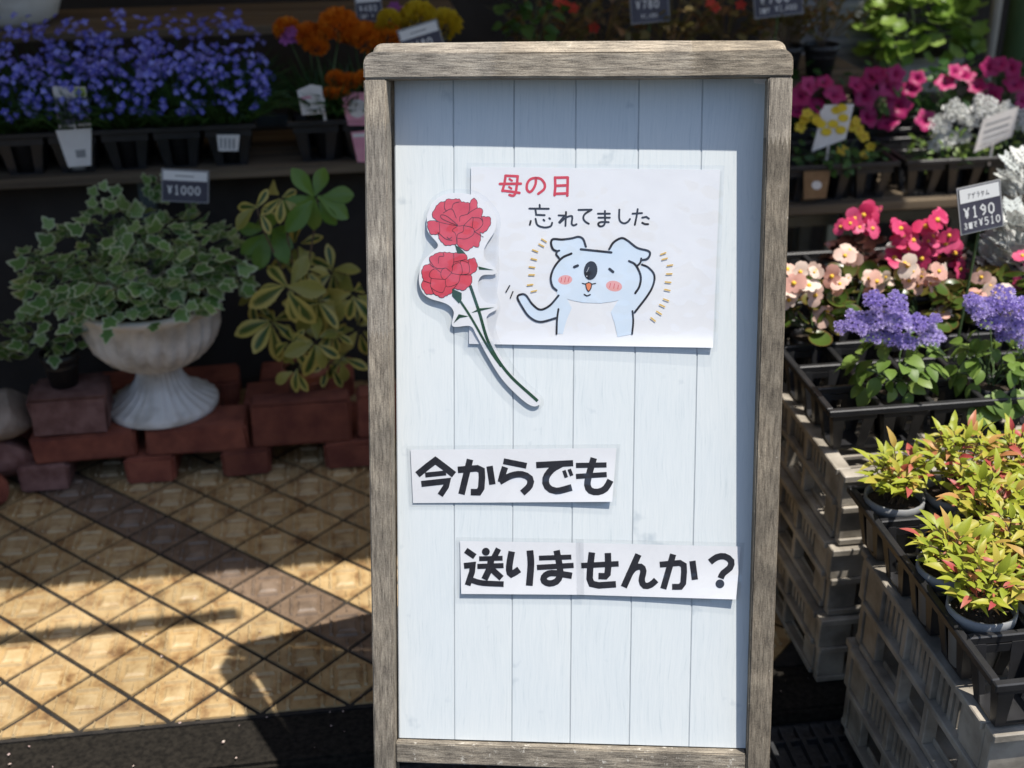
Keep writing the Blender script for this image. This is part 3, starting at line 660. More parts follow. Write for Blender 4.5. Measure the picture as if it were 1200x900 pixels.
L2 = [[(285, 640), (240, 605), (210, 620), (205, 665), (235, 690), (285, 640)], [(285, 640), (300, 580), (350, 570), (360, 650), (285, 645)], [(350, 570), (355, 550), (410, 570), (415, 640), (360, 655)], [(235, 690), (250, 745), (330, 720), (350, 655)], [(235, 690), (130, 680), (120, 640), (160, 610), (205, 640)], [(130, 680), (130, 750), (210, 790), (240, 740)], [(115, 540), (160, 600), (230, 610)], [(185, 570), (190, 520), (225, 515), (220, 490)], [(300, 490), (300, 560), (285, 600)], [(300, 560), (390, 540)], [(330, 720), (300, 760)], [(350, 655), (430, 655)], [(410, 570), (415, 545)], [(70, 700), (130, 720)], [(130, 750), (150, 800)], [(120, 575), (150, 600)]]
for Fo, Ln in ((F1, L1), (F2, L2)):
    k = Ink(hc, cc); jf = jag(Fo); k.poly(zf(jf), M_petal)
    k.stroke(zf(jf + jf[:1]), .55, M_ink)
    for l in Ln: k.stroke(zf(l), .55, M_ink, len(l) > 2)
    k.done('flower_head', cut)
# torn bit of white tape in the corner of the panel
tp, tc_ = paper_root('tape', 'torn scrap of white tape at the top corner of the panel', 'tape', (889, 95))
def ht(x, y): return .002
sheet('tape_strip', [(883, 92.5), (899, 93), (897.5, 99), (883.5, 97.5)], ht, tc_, tp, M_paper, 3)

# ================================================================== bricks, urn, left plants
M_brick = pm('red_brick', (.17, .045, .028), (.29, .088, .05), 22, .92, .9, 240, .3, world=True)
M_brickd = pm('old_brick', (.12, .05, .04), (.23, .12, .1), 30, .9, .5, 160, .2, world=True)
M_stone = pm('field_stone', (.22, .17, .13), (.38, .3, .24), 18, .9, .7, 90, .2, world=True)
def brick_mesh(name, l, w, h, m, seed=0, rough_=.0025):
    r = random.Random(seed); b = MB(); b.box(-l / 2, l / 2, -w / 2, w / 2, 0, h); me = b.mesh(name, m, bevel=.005, seg=2)
    for v in me.vertices: v.co += Vector((r.uniform(-1, 1), r.uniform(-1, 1), r.uniform(-.5, .5))) * rough_
    return me
bmS = [brick_mesh('brick', .21, .1, .06, M_brick, k) for k in range(4)]; bmH = brick_mesh('brick', .1, .21, .06, M_brick, 9); bmE = brick_mesh('brick', .21, .06, .1, M_brick, 11)
bmO = brick_mesh('brick', .145, .11, .085, M_brickd, 5, .008)
def place_brick(me, loc, label, rz=0):
    o = link('brick', me, None, loc); o.rotation_euler = (uni(-.01, .01), uni(-.01, .01), rz + uni(-.03, .03)); return tag(o, label, 'brick', 'bricks of the low plant platform')
BY = 2.40
for (xp, lab, me) in ((58, 'dark brick on the tiles under the corner of the brick platform', brick_mesh('brick', .1, .21, .06, M_brickd, 13, .004)), (180, 'red brick laid endwise on the tiles below the urn foot', bmH), (289, 'red brick laid endwise on the tiles below the gap between urn and variegated plant', bmH), (412, 'red brick laid endwise on the tiles below the variegated plant', bmH)):
    x = onz(xp, 565, 0).x; place_brick(me, (x, BY + .105, .0008), lab)
y2 = BY + .055
for k, (xp, lab) in enumerate(((110, 'long red brick in the upper course below the small potted ivy'), (236, 'long red brick in the upper course below the white urn'))):
    place_brick(bmS[k], (onz(xp, 515, .06).x, y2, .0625), lab)
xe = onz(356, 515, .06).x
place_brick(bmE, (xe, y2 - .018, .0625), 'red brick standing on edge in front of the variegated plant')
place_brick(bmE, (xe + .222, y2 - .012, .0625), 'red brick standing on edge behind the left stile of the sign')
for k, (dx, w) in enumerate(((-.63, 'small potted ivy'), (-.41, 'urn foot'), (-.15, 'variegated plant'))):
    place_brick(bmS[k % 4], (dx, y2 + .107, .0625), 'long red brick in the second row under the ' + w)
    place_brick(bmS[(k + 1) % 4], (dx + .03, y2 + .215, .0625), 'long red brick in the rear row behind the ' + w)
    place_brick(bmH, (dx - .02, BY + .33, .0008), 'red brick laid endwise on the tiles behind the ' + w)
pO = onz(85, 505, .124); place_brick(bmO, (pO.x, BY + .062, .1245), 'broken brown brick lying under the small potted ivy', .1)
def rock(name, label, loc, s, seed, m):
    bm = bmesh.new(); bmesh.ops.create_icosphere(bm, subdivisions=3, radius=1); r = random.Random(seed)
    ax = [Vector((r.uniform(-1, 1), r.uniform(-1, 1), r.uniform(-1, 1))).normalized() for _ in range(9)]
    for v in bm.verts:
        for a in ax:
            q = v.co.dot(a)
            if q > .62: v.co -= a * (q - .62) * .9
        v.co = Vector((v.co.x * s[0], v.co.y * s[1], v.co.z * s[2]))
    me = bpy.data.meshes.new(name); bm.to_mesh(me); bm.free(); me.materials.append(m); return tag(link(name, me, None, loc), label, 'stone')
rock('stone', 'pale rough stone on top of the rubble beside the bricks', (-.745, 2.47, .16), (.075, .08, .055), 3, M_stone)
rock('stone', 'brown rough stone at the bottom of the rubble beside the bricks', (-.76, 2.47, .055), (.085, .09, .065), 5, M_brickd)
rock('stone', 'reddish rough stone on the tiles below the rubble', (-.78, 2.36, .03), (.05, .06, .04), 8, M_brick)

# fluted urn
M_urn = pm('white_cast_stone', (.40, .37, .32), (.68, .66, .61), 16, .75, .4, 160, lo=.3, hi=.55)
uf = onz(192, 474, .125); UX, UY = uf.x, uf.y
urn = thing('urn_planter', 'white fluted pedestal urn standing on the brick platform', 'planter', (UX, UY, .1245))
rimz = ony(180, 374, UY - .13).z - .1245
NF = 26
def fl1(i, t): return (.035 * abs(math.cos(NF * t / 2)) - .02) if 0 < i < 8 else 0
fp = [(.116, 0), (.118, .009), (.111, .016), (.09, .027), (.067, .043), (.051, .064), (.043, .088), (.047, .102)]
link('foot', MB().lathe(fp, 104, flute=lambda i, t: (.1 * abs(math.cos(NF * t / 2)) - .05) if 1 < i < 7 else 0).mesh('foot', M_urn, True), urn)
bz = .1
bp = [(.045, bz), (.075, bz + .008), (.105, bz + .028), (.127, bz + .055), (.138, bz + .085), (.141, rimz - .022), (.15, rimz - .016), (.156, rimz - .006), (.155, rimz), (.143, rimz + .001), (.132, rimz - .012), (.12, rimz - .04)]
link('bowl', MB().lathe(bp, 104, flute=lambda i, t: (.065 * abs(math.cos(NF * t / 2)) - .04) if 0 < i < 6 else 0).mesh('bowl', M_urn, True), urn)
M_soil = pm('potting_soil', (.018, .012, .008), (.05, .034, .022), 140, .95, .9, 300, world=True)
link('soil', MB().lathe([(.135, rimz - .03), (.06, rimz - .022), (.001, rimz - .02)], 24).mesh('soil', M_soil), urn)

# leaf kinds
G_dark = [(0, (.018, .05, .014)), (.5, (.03, .085, .022)), (1, (.05, .12, .03))]
G_mid = [(0, (.035, .09, .02)), (.5, (.06, .14, .03)), (1, (.09, .19, .045))]
L_ivy = leafm('ivy_leaf', [(0, (.09, .2, .055)), (.6, (.16, .3, .08)), (1, (.27, .41, .14))], (.66, .72, .5), .6, .95)
L_schef = leafm('schefflera_leaf', [(0, (.03, .075, .02)), (.5, (.05, .11, .025)), (1, (.11, .15, .03))], (.55, .47, .12), .3, .55, .3)
L_schg = leafm('schefflera_green_leaf', [(0, (.11, .22, .03)), (1, (.17, .3, .05))], None, rough=.3)
L_green = leafm('green_leaf', G_mid); L_dk = leafm('dark_leaf', G_dark)
stem_g = pm('green_stem', (.05, .1, .03), (.08, .12, .04), 60, .6); stem_b = pm('brown_stem', (.08, .05, .03), (.13, .085, .05), 60, .8)
ivy_o = []
for (a, r) in ((-90, .42), (-60, .5), (-38, .62), (-20, .46), (10, .72), (28, .62), (48, .52), (70, .74), (90, 1.0), (110, .74), (132, .52), (152, .62), (170, .72), (200, .46), (218, .62), (240, .5)):
    ivy_o.append((r * .62 * math.cos(math.radians(a)), .35 + r * .62 * math.sin(math.radians(a))))
I_ivy = [radial('ivy_leaf', ivy_o, L_ivy, c) for c in (.1, .25)]
def dome(root, metas, n, c, rad, size, name, tilt=.5, lowz=-.2, fill=.55, down=.15, stems=None, smat=None):
    """individual leaves over a rounded crown (coordinates local to root)"""
    c = Vector(c); sm = MB()
    for k in range(n):
        d = rvec()
        while d.z < lowz: d = rvec()
        q = fill + (1 - fill) * rnd() ** .5
        p = c + Vector((d.x * rad[0], d.y * rad[1], d.z * rad[2])) * q
        tip = Vector((d.x, d.y, d.z * .4 - down)) + rvec() * tilt; nrm = (d + Vector((0, 0, .8)) + rvec() * tilt)
        link(name, random.choice(metas), root, mtx=basis(tip, nrm, p, uni(*size)))
        if stems and k % stems == 0: sm.tube([c + Vector((0, 0, -rad[2] * .6)) + rvec() * .01, c + (p - c) * .5 + Vector((0, 0, -.01)), p], .0012, 4)
    if stems and sm.f: link('stems', sm.mesh('stems', smat or stem_g), root)
IVX = ony(160, 320, UY).x
ivy = thing('ivy_plant', 'bushy variegated ivy with white-edged leaves filling the white urn', 'ivy', (UX, UY, .1245 + rimz - .02))
cz = .075
def cloud(root, metas, n, c, rad, size, lowz, fill, seed, name='inner_leaves'):
    """leaves too crowded to tell apart, joined into one mesh inside the crown"""
    v = []; f = []; e = []; tt = []
    for k in range(n):
        d = rvec()
        while d.z < lowz: d = rvec()
        p = Vector(c) + Vector((d.x * rad[0], d.y * rad[1], d.z * rad[2])) * uni(*fill); M = basis(Vector((d.x, d.y, d.z * .4 - .15)) + rvec() * .6, d + Vector((0, 0, .8)) + rvec() * .5, p, uni(*size)); me = random.choice(metas); i0 = len(v); t_ = rnd()
        v += [M @ q.co for q in me.vertices]; e += [a.value for a in me.attributes['edge'].data]; tt += [t_] * len(me.vertices); f += [[i0 + q for q in pl_.vertices] for pl_ in me.polygons]
    o = link(name, mesh(name, v, f, metas[0].materials[0], True, e, tt), root); o['kind'] = 'stuff'
cloud(ivy, I_ivy, 230, (IVX - UX, -.01, cz - .03), (.2, .16, .14), (.03, .045), -.3, (.35, .85), 3)
dome(ivy, I_ivy, 190, (IVX - UX, -.01, cz - .005), (.225, .185, .14), (.032, .052), 'leaf', .55, -.15, .72, .25, 6, stem_g)
for k in range(95):      # leaves hanging over the front and sides of the rim
    a = uni(math.pi * .9, math.pi * 2.1); r = uni(.09, .18); p = Vector((math.cos(a) * r * 1.22 - .025, math.sin(a) * r, uni(.018, .055) + (.185 - r) * .7))
    link('leaf', random.choice(I_ivy), ivy, mtx=basis(Vector((math.cos(a), math.sin(a), -.5)) + rvec() * .5, Vector((math.cos(a), math.sin(a) - .3, .8)) + rvec() * .35, p, uni(.03, .045)))
# spill on the left of the rim, and taller shoots at the back
for k in range(9):
    b = Vector((IVX - UX + uni(-.1, .12), .08, cz + .09)); t = b + Vector((uni(-.03, .03), .02, uni(.04, .09)))
    for q in range(3): link('shoot_leaf', I_ivy[0], ivy, mtx=basis(rvec() + Vector((0, 0, .6)), Vector((0, -1, .5)) + rvec() * .4, b.lerp(t, q / 2), uni(.026, .04)))

# small ivy pot on the broken brick and sprays at the edge of the view
M_black = pm('black_plastic', (.012, .012, .013), (.02, .02, .022), 30, .42, .05, 200, spec=.5)
M_terra = pm('terracotta', (.24, .08, .045), (.33, .12, .07), 20, .85, .2, 120)
M_greyp = pm('grey_plastic', (.2, .205, .21), (.27, .275, .28), 16, .45, .05, 100)
M_whitep = pm('white_plastic', (.6, .6, .6), (.68, .68, .67), 16, .4)
def pot_mesh(name, r, h, m, rim=.006, n=20):
    return MB().lathe([(.001, .002), (r * .68, 0), (r * .9, h - .016), (r * .93, h - .015), (r, h - .014), (r, h), (r - .003, h), (r * .9, h - .008), (r * .86, h - .03)], n).mesh(name, m, True)
POTS = {}
def pot(parent, r, h, m, z=0, name='pot'):
    k = (r, h, m.name)
    if k not in POTS: POTS[k] = (pot_mesh('pot', r, h, m), MB().lathe([(r * .9, h - .012), (r * .4, h - .008), (.0005, h - .007)], 16).mesh('soil', M_soil))
    o = link(name, POTS[k][0], parent, (0, 0, z)); link('soil', POTS[k][1], parent, (0, 0, z)); return o
p = Vector((pO.x - .01, BY + .075, .2105)); iv2 = thing('potted_ivy', 'small ivy in a black pot on the broken brown brick', 'ivy', p)
pot(iv2, .04, .075, M_black); dome(iv2, I_ivy, 34, (-.01, 0, .105), (.075, .06, .05), (.03, .045), 'leaf', .6, -.3, .4, .2, 4, stem_g)
p = Vector((-.80, 2.5, .21)); iv3 = thing('potted_ivy', 'trailing ivy on the rubble at the open end of the brick platform', 'ivy', p)
pot(iv3, .045, .075, M_black); dome(iv3, I_ivy, 46, (.02, -.02, .1), (.085, .07, .085), (.03, .048), 'leaf', .6, -.6, .4, .3, 4, stem_g)

# schefflera
L_sch2 = leafm('schefflera_yellow_leaf', [(0, (.26, .27, .06)), (.5, (.36, .34, .08)), (1, (.46, .41, .12))], (.5, .43, .12), .8, 1.0, .3)
S_yel = [blade('schefflera_leaflet', obov(.27), L_sch2, .2, .35, 8, 3), blade('schefflera_leaflet', obov(.25), L_schef, .15, .45, 8, 3), blade('schefflera_leaflet', obov(.24), L_schef, .18, .3, 8, 3), blade('schefflera_leaflet', obov(.2), L_schef, .3, .15, 8, 3)]
S_gr = blade('schefflera_leaflet', obov(.26), L_schg, .2, .3, 8, 3)
sp = onz(362, 478, .1625); sp.y = 2.50; SX = ony(362, 470, 2.50).x
sch = thing('schefflera', 'variegated umbrella plant with yellow-edged leaf whorls in a terracotta pot', 'shrub', (SX, 2.50, .1245))
pot(sch, .052, .085, M_terra); sm_ = MB()
WH = [((335, 125), 1, 1.15, 8), ((165, 240), 1, 1.1, 8), ((125, 165), 0, .8, 5), ((265, 300), 0, 1.05, 7), ((232, 440), 0, 1.15, 7), ((340, 495), 0, 1.05, 8), ((180, 570), 0, 1.15, 6), ((390, 385), 0, .9, 6), ((462, 470), 0, 1.0, 7), ((330, 630), 0, 1.0, 7), ((250, 640), 0, .8, 6), ((262, 725), 0, .7, 6), ((375, 722), 0, .75, 6), ((420, 690), 0, .8, 5), ((120, 480), 0, .8, 5), ((480, 590), 0, .9, 6), ((300, 380), 0, .8, 6), ((400, 600), 0, .8, 6), ((210, 130), 0, .8, 5)]
for (zx, zy), g_, sc, n in WH:
    px, py = 260 + zx / 3, 190 + zy / 3; Y = 2.50 - uni(-.03, .09); P = ony(px, py, Y); c = P - Vector((SX, 2.50, .1245))
    out = Vector((c.x * 1.2, -.8, .55)).normalized(); side = out.orthogonal().normalized(); s2 = out.cross(side); a0 = uni(0, 6)
    sm_.tube([(uni(-.01, .01), uni(-.01, .01), .08), (c.x * .35, c.y * .3, .08 + (c.z - .08) * .55), tuple(c * .96 + Vector((0, 0, -.012))), tuple(c)], .0028, 5, .0012)
    for k in range(n):
        a = a0 + 6.283 * k / n + uni(-.15, .15); t = side * math.cos(a) + s2 * math.sin(a)
        link('leaflet', S_gr if g_ else random.choice(S_yel), sch, mtx=basis(t + out * uni(-.5, .55) + Vector((0, 0, -.38)) + rvec() * .25, out + t * -.2 + rvec() * .45, c + t * .006 + rvec() * .006, uni(.044, .07) * sc))
link('stems', sm_.mesh('stems', stem_b, True), sch)

# ================================================================== shelves
M_shelf = pm('old_shelf_wood', (.05, .036, .024), (.16, .12, .075), 12, .85, .3, 60, 0, stretch=(.15, 3, 3))
M_steel = pm('painted_steel', (.045, .06, .062), (.07, .085, .085), 30, .5, .05, 100)
def shelf(label, x0, x1, y0, y1, z, t=.022, legs=True, zb=0):
    o = thing('plant_shelf', label, 'shelf', ((x0 + x1) / 2, y0, 0)); w = (x1 - x0) / 2
    link('board', MB().box(-w, w, 0, (y1 - y0) * .48, z - t, z).mesh('board', M_shelf, bevel=.002), o)
    link('board', MB().box(-w, w, (y1 - y0) * .5, (y1 - y0), z - t, z).mesh('board', M_shelf, bevel=.002), o)
    lm = MB().box(-.016, .016, -.016, .016, 0, z - t - .001).mesh('leg', M_steel)
    for lx in (-w + .05, 0.0, w - .05):
        for ly in (.05, y1 - y0 - .04): link('leg', lm, o, (lx, ly, 0))
    link('crossbar', MB().box(-w + .02, w - .02, y1 - y0 - .06, y1 - y0 - .045, z * .62, z * .62 + .03).mesh('crossbar', M_steel), o)
    return o
SLZ = .577
shelf('worn wooden shelf holding the lobelia and marigold trays', -1.5, .62, 2.74, 3.06, SLZ)
shelf('taller wooden shelf behind the lobelia carrying the white bowl', -1.6, .3, 3.12, 3.45, .815)
shelf('wooden shelf behind the sign carrying red-flowered foliage plants', .3, 1.32, 2.92, 3.3, .66)
SRZ = .44
shelf('weathered wooden shelf holding the yellow violas and white candytuft', .9, 2.3, 2.69, 3.08, SRZ)
shelf('upper wooden shelf behind the petunias carrying the lime-green plant', 1.28, 2.5, 3.16, 3.5, .565)

slab('shade_board', 'dark sheet standing for the deep shade under the lobelia shelf', 'board', (-1.48, .6, 2.84, 2.855, 0, SLZ - .03), M_dark)  # added dark sheet, makes the shaded space under the shelf read black
# ================================================================== trays
CELL = {}
def tray(label, x0, y0, z0, cols, rows, pitch, h, group=None, skip=()):
    """black carrier tray with open tapered cells; x0,y0 = front left corner of the rim, z0 = underside"""
    o = thing('carrier_tray', label, 'tray', (x0 + cols * pitch / 2, y0 + rows * pitch / 2, z0), group); W, D = cols * pitch / 2, rows * pitch / 2
    b = MB(); r = .005
    for (a, c, e, g_) in ((-W - .006, W + .006, -D - .006, -D + r), (-W - .006, W + .006, D - r, D + .006), (-W - .006, -W + r, -D + r, D - r), (W - r, W + .006, -D + r, D - r)): b.box(a, c, e, g_, h - .011, h)
    for i in range(1, cols): b.box(-W + i * pitch - .005, -W + i * pitch + .005, -D + r, D - r, h - .014, h - .0015)
    for j in range(1, rows):
        for i in range(cols): b.box(-W + i * pitch + .0052, -W + (i + 1) * pitch - .0052, -D + j * pitch - .005, -D + j * pitch + .005, h - .014, h - .002)
    link('rim', b.mesh('rim', M_black, bevel=.0016), o)
    k = (pitch, h)
    if k not in CELL:
        c = MB(); q = pitch / 2 - .0055; s = pitch * .62 / 2; w = pitch * .24
        for sx in (-1, 1):
            for sy in (-1, 1):
                # L-shaped tapered corner post
                T = [(sx * q, sy * q), (sx * (q - w), sy * q), (sx * q, sy * (q - w))]; B = [(sx * s, sy * s), (sx * (s - w * .6), sy * s), (sx * s, sy * (s - w * .6))]
                for (m_, n_) in ((0, 1), (0, 2)):
                    i_ = Vector((-sx, -sy, 0)) * .0012
                    v = [Vector((*T[m_], h - .012)), Vector((*T[n_], h - .012)), Vector((*B[n_], .003)), Vector((*B[m_], .003))]
                    c.add(v + [p_ + i_ for p_ in v], [(0, 1, 2, 3), (7, 6, 5, 4), (0, 4, 5, 1), (1, 5, 6, 2), (2, 6, 7, 3), (3, 7, 4, 0)])
        c.box(-s, s, -s, s, 0, .003)
        for (a, b_, e, g_) in ((-q, q, -q, -q + .0015), (-q, q, q - .0015, q), (-q, -q + .0015, -q, q), (q - .0015, q, -q, q)): c.box(a, b_, e, g_, h * .70, h - .0135)
        CELL[k] = c.mesh('cell', M_black)
    for i in range(cols):
        for j in range(rows): link('cell', CELL[k], o, (-W + (i + .5) * pitch, -D + (j + .5) * pitch, 0))
    return o
TG = 'black carrier trays of pot plants'
TP = .109
tx = ony(297, 155, 2.745).x
tray('black plastic tray of blue lobelia on the worn shelf', tx - 6 * TP, 2.748, SLZ + .001, 6, 2, TP, .096, TG)
tx2 = ony(340, 150, 2.745).x
tray('black plastic tray of orange marigolds on the worn shelf', tx2, 2.748, SLZ + .001, 4, 2, TP, .096, TG)
trx = ony(1052, 190, 2.70).x
tray('black plastic tray of yellow violas on the weathered shelf', trx - 3 * .1, 2.70, SRZ + .001, 3, 2, .1, .092, TG)
tray('black plastic tray of white candytuft on the weathered shelf', trx + .025, 2.70, SRZ + .001, 6, 2, .1, .092, TG)
CT = .392
tray('black plastic tray of begonias and ageratum on the stacked crates', .708, 1.632, CT, 6, 4, .082, .078, TG)
tray('black plastic tray of pink begonias behind the ageratum', .74, 1.985, CT, 6, 4, .082, .078, TG)
NT = .3275
tray('black plastic tray of grey pots with young nandina', .697, 1.062, NT, 5, 5, .0885, .082, TG)

# ================================================================== crates
M_crate = pm('grey_brown_plastic', (.17, .15, .122), (.40, .36, .30), 16, .5, .3, 120, .12, world=True)
SLM = {}
def crate(label, x0, y0, z0, lx, ly, h):
    o = thing('crate', label, 'crate', (x0 + lx / 2, y0 + ly / 2, z0), 'stacked grey plastic crates')
    def wall(L, with_slats):
        """wall along local X, outside towards -Y, starts at y=0, thickness inward"""
        b = MB(); H = L / 2; t = .02; mid = h * .47; cp = .055
        b.box(-H, H, -.004, t, h - .013, h - .0015); b.box(-H + .004, H - .004, -.002, t, mid, mid + .011); b.box(-H + .006, H - .006, .002, t, 0.0015, .012)
        for s in (-1, 1):
            a, c = (-H + .002, -H + cp) if s < 0 else (H - cp, H - .002); b.box(a, c, .003, t, mid + .011, h - .013); b.box(a + .004, c - .004, .006, t, .012, mid)
        n = max(2, round((L - 2 * cp) / .098)); w = (L - 2 * cp) / n; gaps = []
        for k in range(n):
            xa = -H + cp + k * w
            if k: b.box(xa - .007, xa + .007, 0, t, mid + .011, h - .013); b.box(xa - .006, xa + .006, .001, t, .012, mid)
            gaps.append((xa + (.007 if k else 0), xa + w - (.007 if k < n - 1 else 0)))
            b.box(xa + .006, xa + w - .006, t - .005, t - .001, .012, mid * .28)
        sl = [(g0 + (g1 - g0) * (q + .5) / 5) for g0, g1 in gaps for q in range(5)]
        if not with_slats:
            for x in sl: b.box(x - .0045, x + .0045, .008, t - .002, mid + .011, h - .013)
        return b, sl
    for (L, loc, rz, sl_) in ((ly, (-lx / 2, 0, 0), -math.pi / 2, True), (lx, (0, -ly / 2, 0), 0, True), (ly, (lx / 2, 0, 0), math.pi / 2, False), (lx, (0, ly / 2, 0), math.pi, False)):
        L2 = L - (.042 if L == ly else 0)
        key = (L2, h, sl_)
        if key not in SLM: b, s = wall(L2, sl_); SLM[key] = (b.mesh('wall', M_crate, bevel=.0014), s, MB().box(-.0045, .0045, .008, .018, h * .47 + .011, h - .013).mesh('slat', M_crate))
        me, s, sm2 = SLM[key]; w = link('wall', me, o, loc); w.rotation_euler.z = rz
        if sl_:
            for x in s: link('slat', sm2, w, (x, 0, 0))
    b = MB(); b.box(-lx / 2 + .021, lx / 2 - .021, -ly / 2 + .021, ly / 2 - .021, .004, .009); link('base', b.mesh('base', M_crate), o)
    # open mesh top ledge that carries the trays
    b = MB()
    for k in range(1, 12): b.box(-lx / 2 + .021, lx / 2 - .021, -ly / 2 + k * ly / 12 - .003, -ly / 2 + k * ly / 12 + .003, h - .012, h - .007)
    link('grid', b.mesh('grid', M_crate), o)
CH = .163
for k, lab in enumerate(('bottom grey plastic crate of the stack under the nandina', 'top grey plastic crate directly under the nandina tray')): crate(lab, .705 + .004 * k, 1.075 - .003 * k, .0005 + k * CH - (.002), .6, .4, CH)
for k, lab in enumerate(('bottom grey plastic crate of the stack under the ageratum', 'middle grey plastic crate of the stack under the ageratum', 'top grey plastic crate directly under the ageratum tray')): crate(lab, .70 + .006 * k, 1.565 + .003 * k, .0005 + k * .13, .6, .4, .13)
for k, lab in enumerate(('bottom grey plastic crate behind the ageratum stack', 'middle grey plastic crate behind the ageratum stack', 'top grey plastic crate under the pink begonia tray')): crate(lab, .72, 1.985, .0005 + k * .13, .6, .4, .13)

# ================================================================== flowering plants
P_lob = leafm('lobelia_petal', [(0, (.085, .09, .5)), (.5, (.15, .16, .68)), (1, (.27, .3, .85))], (.75, .75, .85), .9, 1.0, trans=.25)
P_or = leafm('orange_marigold', [(0, (.62, .16, .008)), (.5, (.72, .22, .01)), (1, (.78, .30, .015))], trans=.2, rough=.6)
P_ye = leafm('yellow_marigold', [(0, (.58, .42, .02)), (1, (.68, .52, .03))], trans=.2, rough=.6)
P_pet = leafm('petunia_petal', [(0, (.40, .012, .12)), (.5, (.5, .02, .16)), (1, (.58, .045, .2))], (.10, .004, .03), .75, 1.0, trans=.35)
P_beg = leafm('pale_begonia_petal', [(0, (.78, .42, .34)), (.5, (.8, .55, .45)), (1, (.82, .7, .6))], None, trans=.3)
P_ros = leafm('rose_begonia_petal', [(0, (.62, .03, .12)), (.5, (.7, .06, .18)), (1, (.75, .12, .25))], None, trans=.3)
P_eye = pm('yellow_stamen', (.75, .45, .03), None, 20, .6)
P_age = leafm('ageratum_floret', [(0, (.42, .33, .72)), (.5, (.52, .43, .78)), (1, (.62, .54, .84))], None, trans=.25, rough=.7)
P_whi = leafm('white_floret', [(0, (.74, .75, .72)), (1, (.82, .82, .8))], None, trans=.2, rough=.6)
P_vio = leafm('yellow_viola', [(0, (.7, .5, .02)), (1, (.78, .6, .04))], (.6, .25, .02), .9, 1.05, trans=.3)
P_pur = leafm('purple_petal', [(0, (.25, .06, .3)), (1, (.35, .1, .4))], None)
P_red = leafm('red_petal', [(0, (.5, .03, .02)), (1, (.65, .07, .04))], None)
L_lime = leafm('lime_leaf', [(0, (.16, .27, .035)), (.5, (.22, .34, .06)), (1, (.3, .42, .1))], None, trans=.4)
L_bronze = leafm('bronze_leaf', [(0, (.03, .012, .012)), (.5, (.05, .018, .016)), (1, (.08, .03, .022))], None, rough=.3, trans=.2)
L_begg = leafm('begonia_leaf', [(0, (.05, .1, .018)), (.5, (.09, .14, .025)), (1, (.14, .12, .03))], (.16, .07, .03), .75, 1.05, rough=.3, trans=.3)
L_age = leafm('ageratum_leaf', [(0, (.11, .19, .035)), (.5, (.17, .27, .05)), (1, (.25, .34, .08))], None)
L_silver = leafm('dusty_miller_leaf', [(0, (.5, .53, .51)), (.5, (.62, .63, .6)), (1, (.72, .72, .68))], None, rough=.8, trans=.15, spec=.2)
L_col = leafm('brown_green_leaf', [(0, (.1, .095, .03)), (.5, (.17, .14, .05)), (1, (.27, .15, .07))], None)
L_nan = leafm('nandina_leaf', [(0, (.30, .36, .035)), (.5, (.42, .45, .05)), (.76, (.5, .43, .07)), (.87, (.56, .30, .1)), (.94, (.52, .14, .1)), (1, (.45, .06, .07))], None, trans=.35)

lob_f = rosette('lobelia_flower', [(math.radians(a), l, w) for a, l, w in ((-90, 1, .7), (-35, .95, .62), (215, .95, .62), (60, .6, .3), (120, .6, .3))], P_lob, None, cup=.1, rows=4)
def strands(root, n, c, rad, L, w, m, seed=0, up=.8):
    """many thin blades joined into one mesh (too fine to count)"""
    r = random.Random(seed); v = []; f = []; tt = []
    for k in range(n):
        a = r.uniform(0, 6.283); q = math.sqrt(r.random()); b = Vector(c) + Vector((math.cos(a) * q * rad * .5, math.sin(a) * q * rad * .5, 0))
        d = Vector((math.cos(a) * q * 1.0, math.sin(a) * q * 1.0, up + r.uniform(-.3, .3))).normalized(); l = r.uniform(.5, 1) * L
        s_ = d.cross(Vector((r.uniform(-1, 1), r.uniform(-1, 1), .2))).normalized() * w; i = len(v); dr = Vector((0, 0, -.25 * l * q)); t = r.random()
        v += [b - s_ * .5, b + s_ * .5, b + d * l * .55 + s_, b + d * l * .55 - s_, b + d * l + dr]; tt += [t] * 5; f += [(i, i + 1, i + 2, i + 3), (i + 3, i + 2, i + 4)]
    o = link('foliage', mesh('foliage', v, f, m, False, None, tt), root); o['kind'] = 'stuff'; return o
def flower(root, me, P, face, size, name='flower'):
    c = Vector(P) - root.location; fz = Vector(face).normalized(); y = fz.orthogonal()
    y = (y * math.cos(1) + fz.cross(y) * math.sin(uni(-3, 3))).normalized()
    return link(name, me, root, mtx=basis(y, fz, c, size))
FC = Vector((-.15, -.8, .6))
# lobelia
for row, Y in ((0, 2.803), (1, 2.912)):
    for i in range(6):
        x = tx - (i + .5) * TP
        where = 'over the front of the worn shelf' if row == 0 else 'in the rear row of its tray'
        side = ('at the marigold end', 'second from the marigold end', 'third from the marigold end', 'fourth from the marigold end', 'fifth from the marigold end', 'at the far end from the marigolds')[i]
        pl = thing('lobelia', 'blue lobelia %s, %s' % (where, side), 'lobelia', (x, Y, SLZ + .005), 'lobelia plants in the tray')
        white = row == 0 and i == 3
        pot(pl, .044, .09, M_whitep if white else M_black)
        strands(pl, 260, (0, 0, .085), .1, .17 + .03 * row, .0018, L_dk, i + 10 * row); strands(pl, 200, (0, 0, .085), .1, .15, .0022, L_green, i + 30 + 10 * row)
        for k in range(105 if row == 0 else 90):
            d = rvec()
            while d.z < -.05 or d.y > .55: d = rvec()
            h_ = .125 if row == 0 else .155
            P = Vector((x, Y - .01, SLZ + .135 + .025 * row)) + Vector((d.x * .1, d.y * .095, d.z * h_)) * uni(.75, 1.05)
            flower(pl, lob_f, P, d + Vector((0, -.8, .3)) + rvec() * .5, uni(.0078, .0118))
